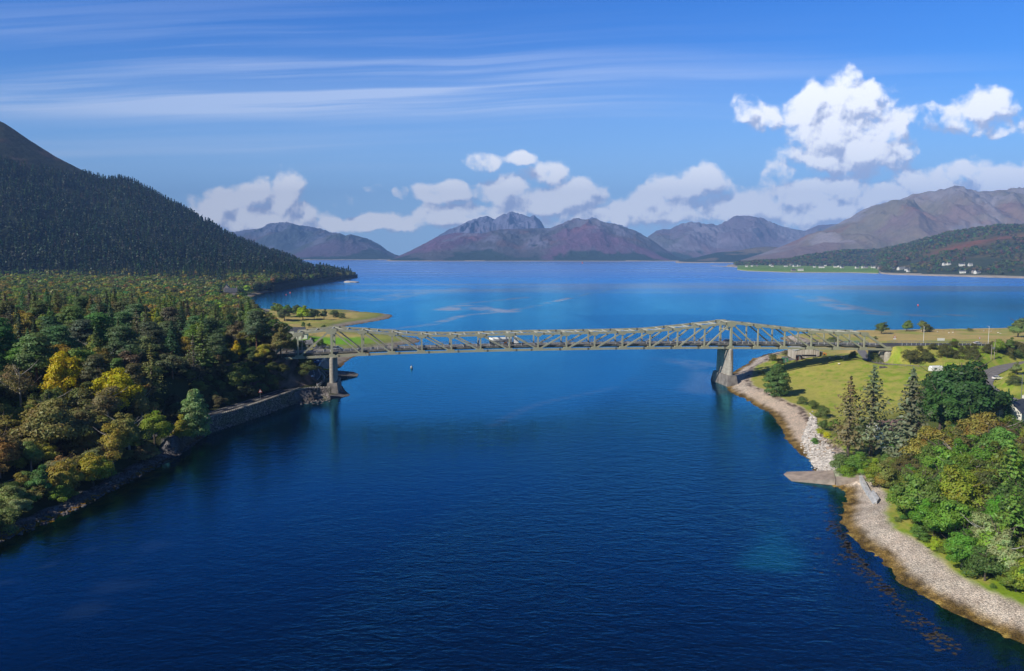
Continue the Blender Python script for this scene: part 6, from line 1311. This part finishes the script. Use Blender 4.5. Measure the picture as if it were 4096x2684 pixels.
def sign(px, py, z, h, kind, label, size=.6, rz=0, yfix=None):
    x, y, _ = G(px, py, z) if yfix is None else (ray(px, py)[0]*yfix/ray(px, py)[1], yfix, 0); o = empty('road_sign', (x, y, z), label, 'sign', None, R(rz))
    MB().tube([(0, 0, -.5), (0, 0, h)], .05, 6).build('post', M['grey_metal'], o)
    if kind == 'tri':
        T_ = lambda s, yy: [(-s, yy, h-.1+.0), (s, yy, h-.1), (0, yy, h-.1+s*1.73)]
        f = [(0, 1, 2), (5, 4, 3), (0, 3, 4, 1), (1, 4, 5, 2), (2, 5, 3, 0)]
        pl = MB().add(T_(size, -.08), [(0, 1, 2)]).add(T_(size, -.05), [(2, 1, 0)]).build('plate', M['red'], o); a_ = [(-size*.66, -.085, h-.1+size*.22), (size*.66, -.085, h-.1+size*.22), (0, -.085, h-.1+size*1.38)]
        MB().add(a_, [(0, 1, 2)]).build('face', M['white_paint'], pl); MB().box(-.06, .06, -.095, -.09, h+.2, h+.2+size*.6).build('symbol', M['black'], pl)
    elif kind == 'tri_plate': pass
    elif kind == 'round':
        pl = MB().add(disc(size, -.08, h)+disc(size, -.05, h), [tuple(range(20)), tuple(range(39, 19, -1))]+[(k, 20+k, 20+(k+1) % 20, (k+1) % 20) for k in range(20)]).build('plate', M['red'], o); MB().add(disc(size*.72, -.086, h), [tuple(range(20))]).build('face', M['white_paint'], pl)
    elif kind == 'board':
        MB().box(-size, size, -.08, -.04, h-.35*size, h+.35*size).build('plate', M['white_paint'], o); MB().tube([(size*.7, 0, -.5), (size*.7, 0, h)], .05, 6).build('post', M['grey_metal'], o)
    return o
sign(1042, 1592, 6.2, 2.3, 'tri', 'red and white triangular warning sign on the verge of the shaded shore road', .75, 10)
o = sign(3578, 1372, 17, 2.4, 'tri', 'triangular warning sign with white plate beyond the road at the right bridge end', .85, 0, 399); MB().box(-.7, .7, -.08, -.05, 1.5, 2.15).build('plate', M['white_paint'], o)
sign(3917, 1372, 14.8, 3.0, 'round', 'round red-rimmed sign on a post left of the right lamp post', .55, 0, 412); sign(3981, 1385, 13.2, 3.4, 'round', 'round red-rimmed sign above the utility poles at the right edge', .5, 0, 412)
o = sign(3763, 1370, 15.5, 2.0, 'board', 'buff direction sign facing away beyond the main road', 1.9, 0, 408)
sign(4040, 1533, 8.8, 2.3, 'board', 'white name board on two posts on the green by the hedge', .9)
o = empty('chevron_sign', G(1320, 1518, 4.9), 'black and white double chevron board on the outside of the shore road bend', 'sign', None, R(8))
MB().box(-2.0, 1.2, -.04, .04, .9, 2.1).build('board', M['black'], o)
for c_ in (-1.6, -.5):
    mbq = MB()
    for s in (-1, 1): mbq.bar((c_, -.06, 1.5), (c_+.55, -.06, 1.5+s*.52), .03, .26, (0, 0, 1))
    mbq.build('chevron', M['white_paint'], o)
for x_ in (-1.6, .8): MB().tube([(x_, .1, -.6), (x_, .1, 1.9)], .05, 6).build('post', M['grey_metal'], o)
fence_line([G(a, b, 4.7) for a, b in ((1274,1487),(1290,1499),(1300,1512),(1297,1524),(1285,1535),(1270,1543))], 'crash_barrier', 'thin steel crash barrier curving round the shore road bend', 'barrier', h=.8, rails=(.65,), rw=.12, step=2)
fence_line([G(a, b, 4.7) for a, b in ((1273,1484),(1276,1468),(1283,1453),(1296,1438),(1306,1432))], 'crash_barrier', 'sunlit steel barrier under the left end of the bridge beside parked cars', 'barrier', h=1.0, rails=(.5, .9), rw=.14, step=1.5)
for k, (px, py) in enumerate(((1284,1500),(1292,1511),(1293,1521),(1285,1530),(1268,1541))):
    o = empty('marker_post', G(px, py, 4.8), f"white marker post on the outside of the road bend, {['first','second','third','fourth','fifth'][k]} from the barrier corner", 'post', 'marker posts round the bend'); MB().tube([(0, 0, -.3), (0, 0, .95)], .1, 6).build('post', M['white_paint'], o); MB().tube([(0, 0, .6), (0, 0, .75)], .105, 6).build('reflector', M['red'], o)
def surf(px, py, zg):
    x, y, _ = G(px, py, zg)
    for _ in range(6): x, y, _ = G(px, py, gz(x, y))
    return x, y, gz(x, y)
fence_line([surf(a, b, 9) for a, b in ((3495,1450),(3560,1463),(3640,1469),(3700,1473),(3760,1479))], 'field_fence', 'post and wire fence between the farm track and the green field', 'fence', rails=(.5, 1.0), rw=.02, pw=.12, step=3, m='grey_metal', pm='wood_pale')
fence_line([surf(a, b, 9) for a, b in ((3978,1447),(4020,1441),(4060,1436),(4110,1430))], 'field_fence', 'pale post fence along the inside of the side road at the right edge', 'fence', rails=(.5, 1.0), rw=.03, pw=.14, step=2.5, m='wood_pale', pm='wood_pale')
fence_line([surf(a, b, 4) for a, b in ((3500,1330),(3600,1328),(3700,1326),(3850,1325),(4000,1323))], 'field_fence', 'dark fence along the shore edge of the straw-coloured far field', 'fence', rails=(.6, 1.1), rw=.06, pw=.15, step=4, m='wood', pm='wood')
# sheep
def sheep(px, py, label, zg, rz):
    x, y, z = surf(px, py, zg); o = empty('sheep', (x, y, z), label, 'sheep', None, rz); wm_ = bpy.data.materials.get('wool') or mat('wool', (.72, .68, .60), .95, .1, 3)
    bm = bmesh.new(); bmesh.ops.create_icosphere(bm, subdivisions=3, radius=1)
    for v in bm.verts: v.co = Vector((v.co.x*.55*(1-.05*v.co.x), v.co.y*.30, .62+v.co.z*.30*(1+.1*v.co.x)))
    bmesh.ops.create_cone(bm, segments=8, radius1=.17, radius2=.12, depth=.35, matrix=Matrix.Translation((.58, 0, .80)) @ Matrix.Rotation(.9, 4, 'Y'), cap_ends=True)
    me = bpy.data.meshes.new('fleece'); bm.to_mesh(me); bm.free(); link('fleece', me, wm_, o)
    fm = bpy.data.materials.get('sheep_face') or mat('sheep_face', (.25, .22, .19), .9); MB().loft([[(.62, .07, .98), (.62, -.07, .98), (.60, -.08, .82), (.60, .08, .82)], [(.92, .04, .82), (.92, -.04, .82), (.90, -.045, .72), (.90, .045, .72)]]).bar((.64, .06, .97), (.60, .20, .95), .03, .07).bar((.64, -.06, .97), (.60, -.20, .95), .03, .07).build('head', fm, o)
    for a_, b_ in ((.33, .14), (.33, -.14), (-.36, .14), (-.36, -.14)): MB().tube([(a_, b_, .45), (a_+.02, b_, .22), (a_, b_, 0)], [.07, .04, .035], 6).build('leg', fm, o)
for k, (px, py) in enumerate([(3317,1462),(3343,1458),(3365,1457),(3374,1453),(3356,1444)]): sheep(px, py, ['sheep in the bridge shadow nearest the barn', 'sheep in the bridge shadow, second from the barn', 'sheep lying close to another at the edge of the bridge shadow', 'sheep at the right end of the small flock in the bridge shadow', 'sheep alone in the sun above the flock by the barn'][k], 6, k*1.3)
for k, (px, py) in enumerate([(3688,1327),(3750,1331),(3796,1335),(3812,1333),(3935,1327),(3964,1328),(3992,1334),(4001,1338)]): sheep(px, py, 'sheep on the straw-coloured far field '+['under the pair of shore trees','just right of the shore trees','left one of the close pair mid-field','right one of the close pair mid-field','near the far shore left of the lamp post','near the far shore right of the lamp post','upper of two at the right','lower of two at the right'][k], 5, k*.9)
# buoys, skerry, piles
def buoy(px, py, col_, label, s=1.): 
    o = empty('buoy', G(px, py, 0), label, 'buoy'); MB().loft([[(r*s*math.cos(k*.628), r*s*math.sin(k*.628), z*s) for k in range(10)] for r, z in ((.5, -.4), (.75, 0), (.7, .7), (.45, 1.3), (.12, 1.6))]).build('float', col_, o, True); MB().tube([(0, 0, 1.5*s), (0, 0, 2.0*s)], .07*s, 6).build('top_mark', col_, o)
pk = mat('buoy_pink', (.7, .12, .10), .5); buoy(1646, 1474, M['grey_metal'], 'grey mooring buoy alone in the narrows below the bridge'); buoy(1161, 1173, pk, 'red mooring buoy in the dark bay, right of two', 1.3); buoy(1145, 1181, pk, 'red mooring buoy in the dark bay, left of two', 1.1); buoy(2330, 1054, pk, 'tall red channel buoy far out below the central mountain', 6); buoy(3672, 1223, pk, 'small red buoy on the open water right of the bridge', 1.2)
rk = empty('skerry', G(1405, 1130, 0), 'pale flat rock in the water off the conifer spur', 'rock'); v = []; rocks_bm = bmesh.new(); bmesh.ops.create_icosphere(rocks_bm, subdivisions=3, radius=1)
for q_ in rocks_bm.verts: n_ = float(fbm(np.array([q_.co.x*2+5]), np.array([q_.co.y*2+q_.co.z]), 3, 3)[0]); q_.co = Vector((q_.co.x*16, q_.co.y*7, q_.co.z*3.6))*(.7+.6*n_)
me = bpy.data.meshes.new('rock'); rocks_bm.to_mesh(me); rocks_bm.free(); link('rock', me, M['rock_pale'], rk)
o = empty('stone_cairn', surf(3533, 1472, 9), 'low round stone ring in the green field below the abutment', 'stones'); mbq = MB()
for k in range(14): a_ = k*.449; mbq.box(1.3*math.cos(a_)-.3, 1.3*math.cos(a_)+.3, 1.3*math.sin(a_)-.3, 1.3*math.sin(a_)+.3, -.2, .55+.1*(k % 3))
mbq.build('stones', M['rock_dark'], o)
# floating weed along the right shore
rw_ = random.Random(8); V_, F_ = [], []
for k in range(420):
    f = rw_.random(); px = 3360+f*f*480+rw_.gauss(0, 26); py = np.interp(px, [3340, 3420, 3520, 3620, 3760, 3900], [2100, 2230, 2330, 2430, 2540, 2640])+abs(rw_.gauss(0, 38))-22
    if k > 370: px, py = rw_.uniform(3230, 3360), rw_.uniform(1930, 2300)
    x, y, _ = G(px, py, .012)
    if sdist(SH_R, np.array([x]), np.array([y]))[0] > -1: continue
    r_q = rw_.uniform(.10, .5); b = len(V_); n = 9
    for j in range(n): a_ = 6.283*j/n; rr = r_q*rw_.uniform(.45, 1.15); V_.append((x+math.cos(a_)*rr*1.5, y+math.sin(a_)*rr*.9, .012))
    F_.append(tuple(range(b, b+n)))
wme = bpy.data.meshes.new('floating_weed'); wme.from_pydata(V_, [], F_); wme.update(); tag(link('floating_weed', wme, mat('weed', (.060, .045, .02), .6, .35, 2)), 'brown rafts of weed floating off the right-hand beach', 'seaweed', None, 'stuff')
HAZE = 9.5e-5
# ------------------------------------------------------------------ haze
hb = MB().box(-14000, 14000, -2500, 14500, -10.2, 1180)
hm = bpy.data.materials.new('haze'); hm.use_nodes = True; t = NT(hm.node_tree)
hv = t.n('ShaderNodeVolumePrincipled', {'Color': (.24, .47, 1.0, 1), 'Density': HAZE, 'Anisotropy': -.25})
ot = t.n('ShaderNodeOutputMaterial'); t.t.links.new(hv.outputs[0], ot.inputs['Volume'])
tag(hb.build('haze', hm), kind='stuff')
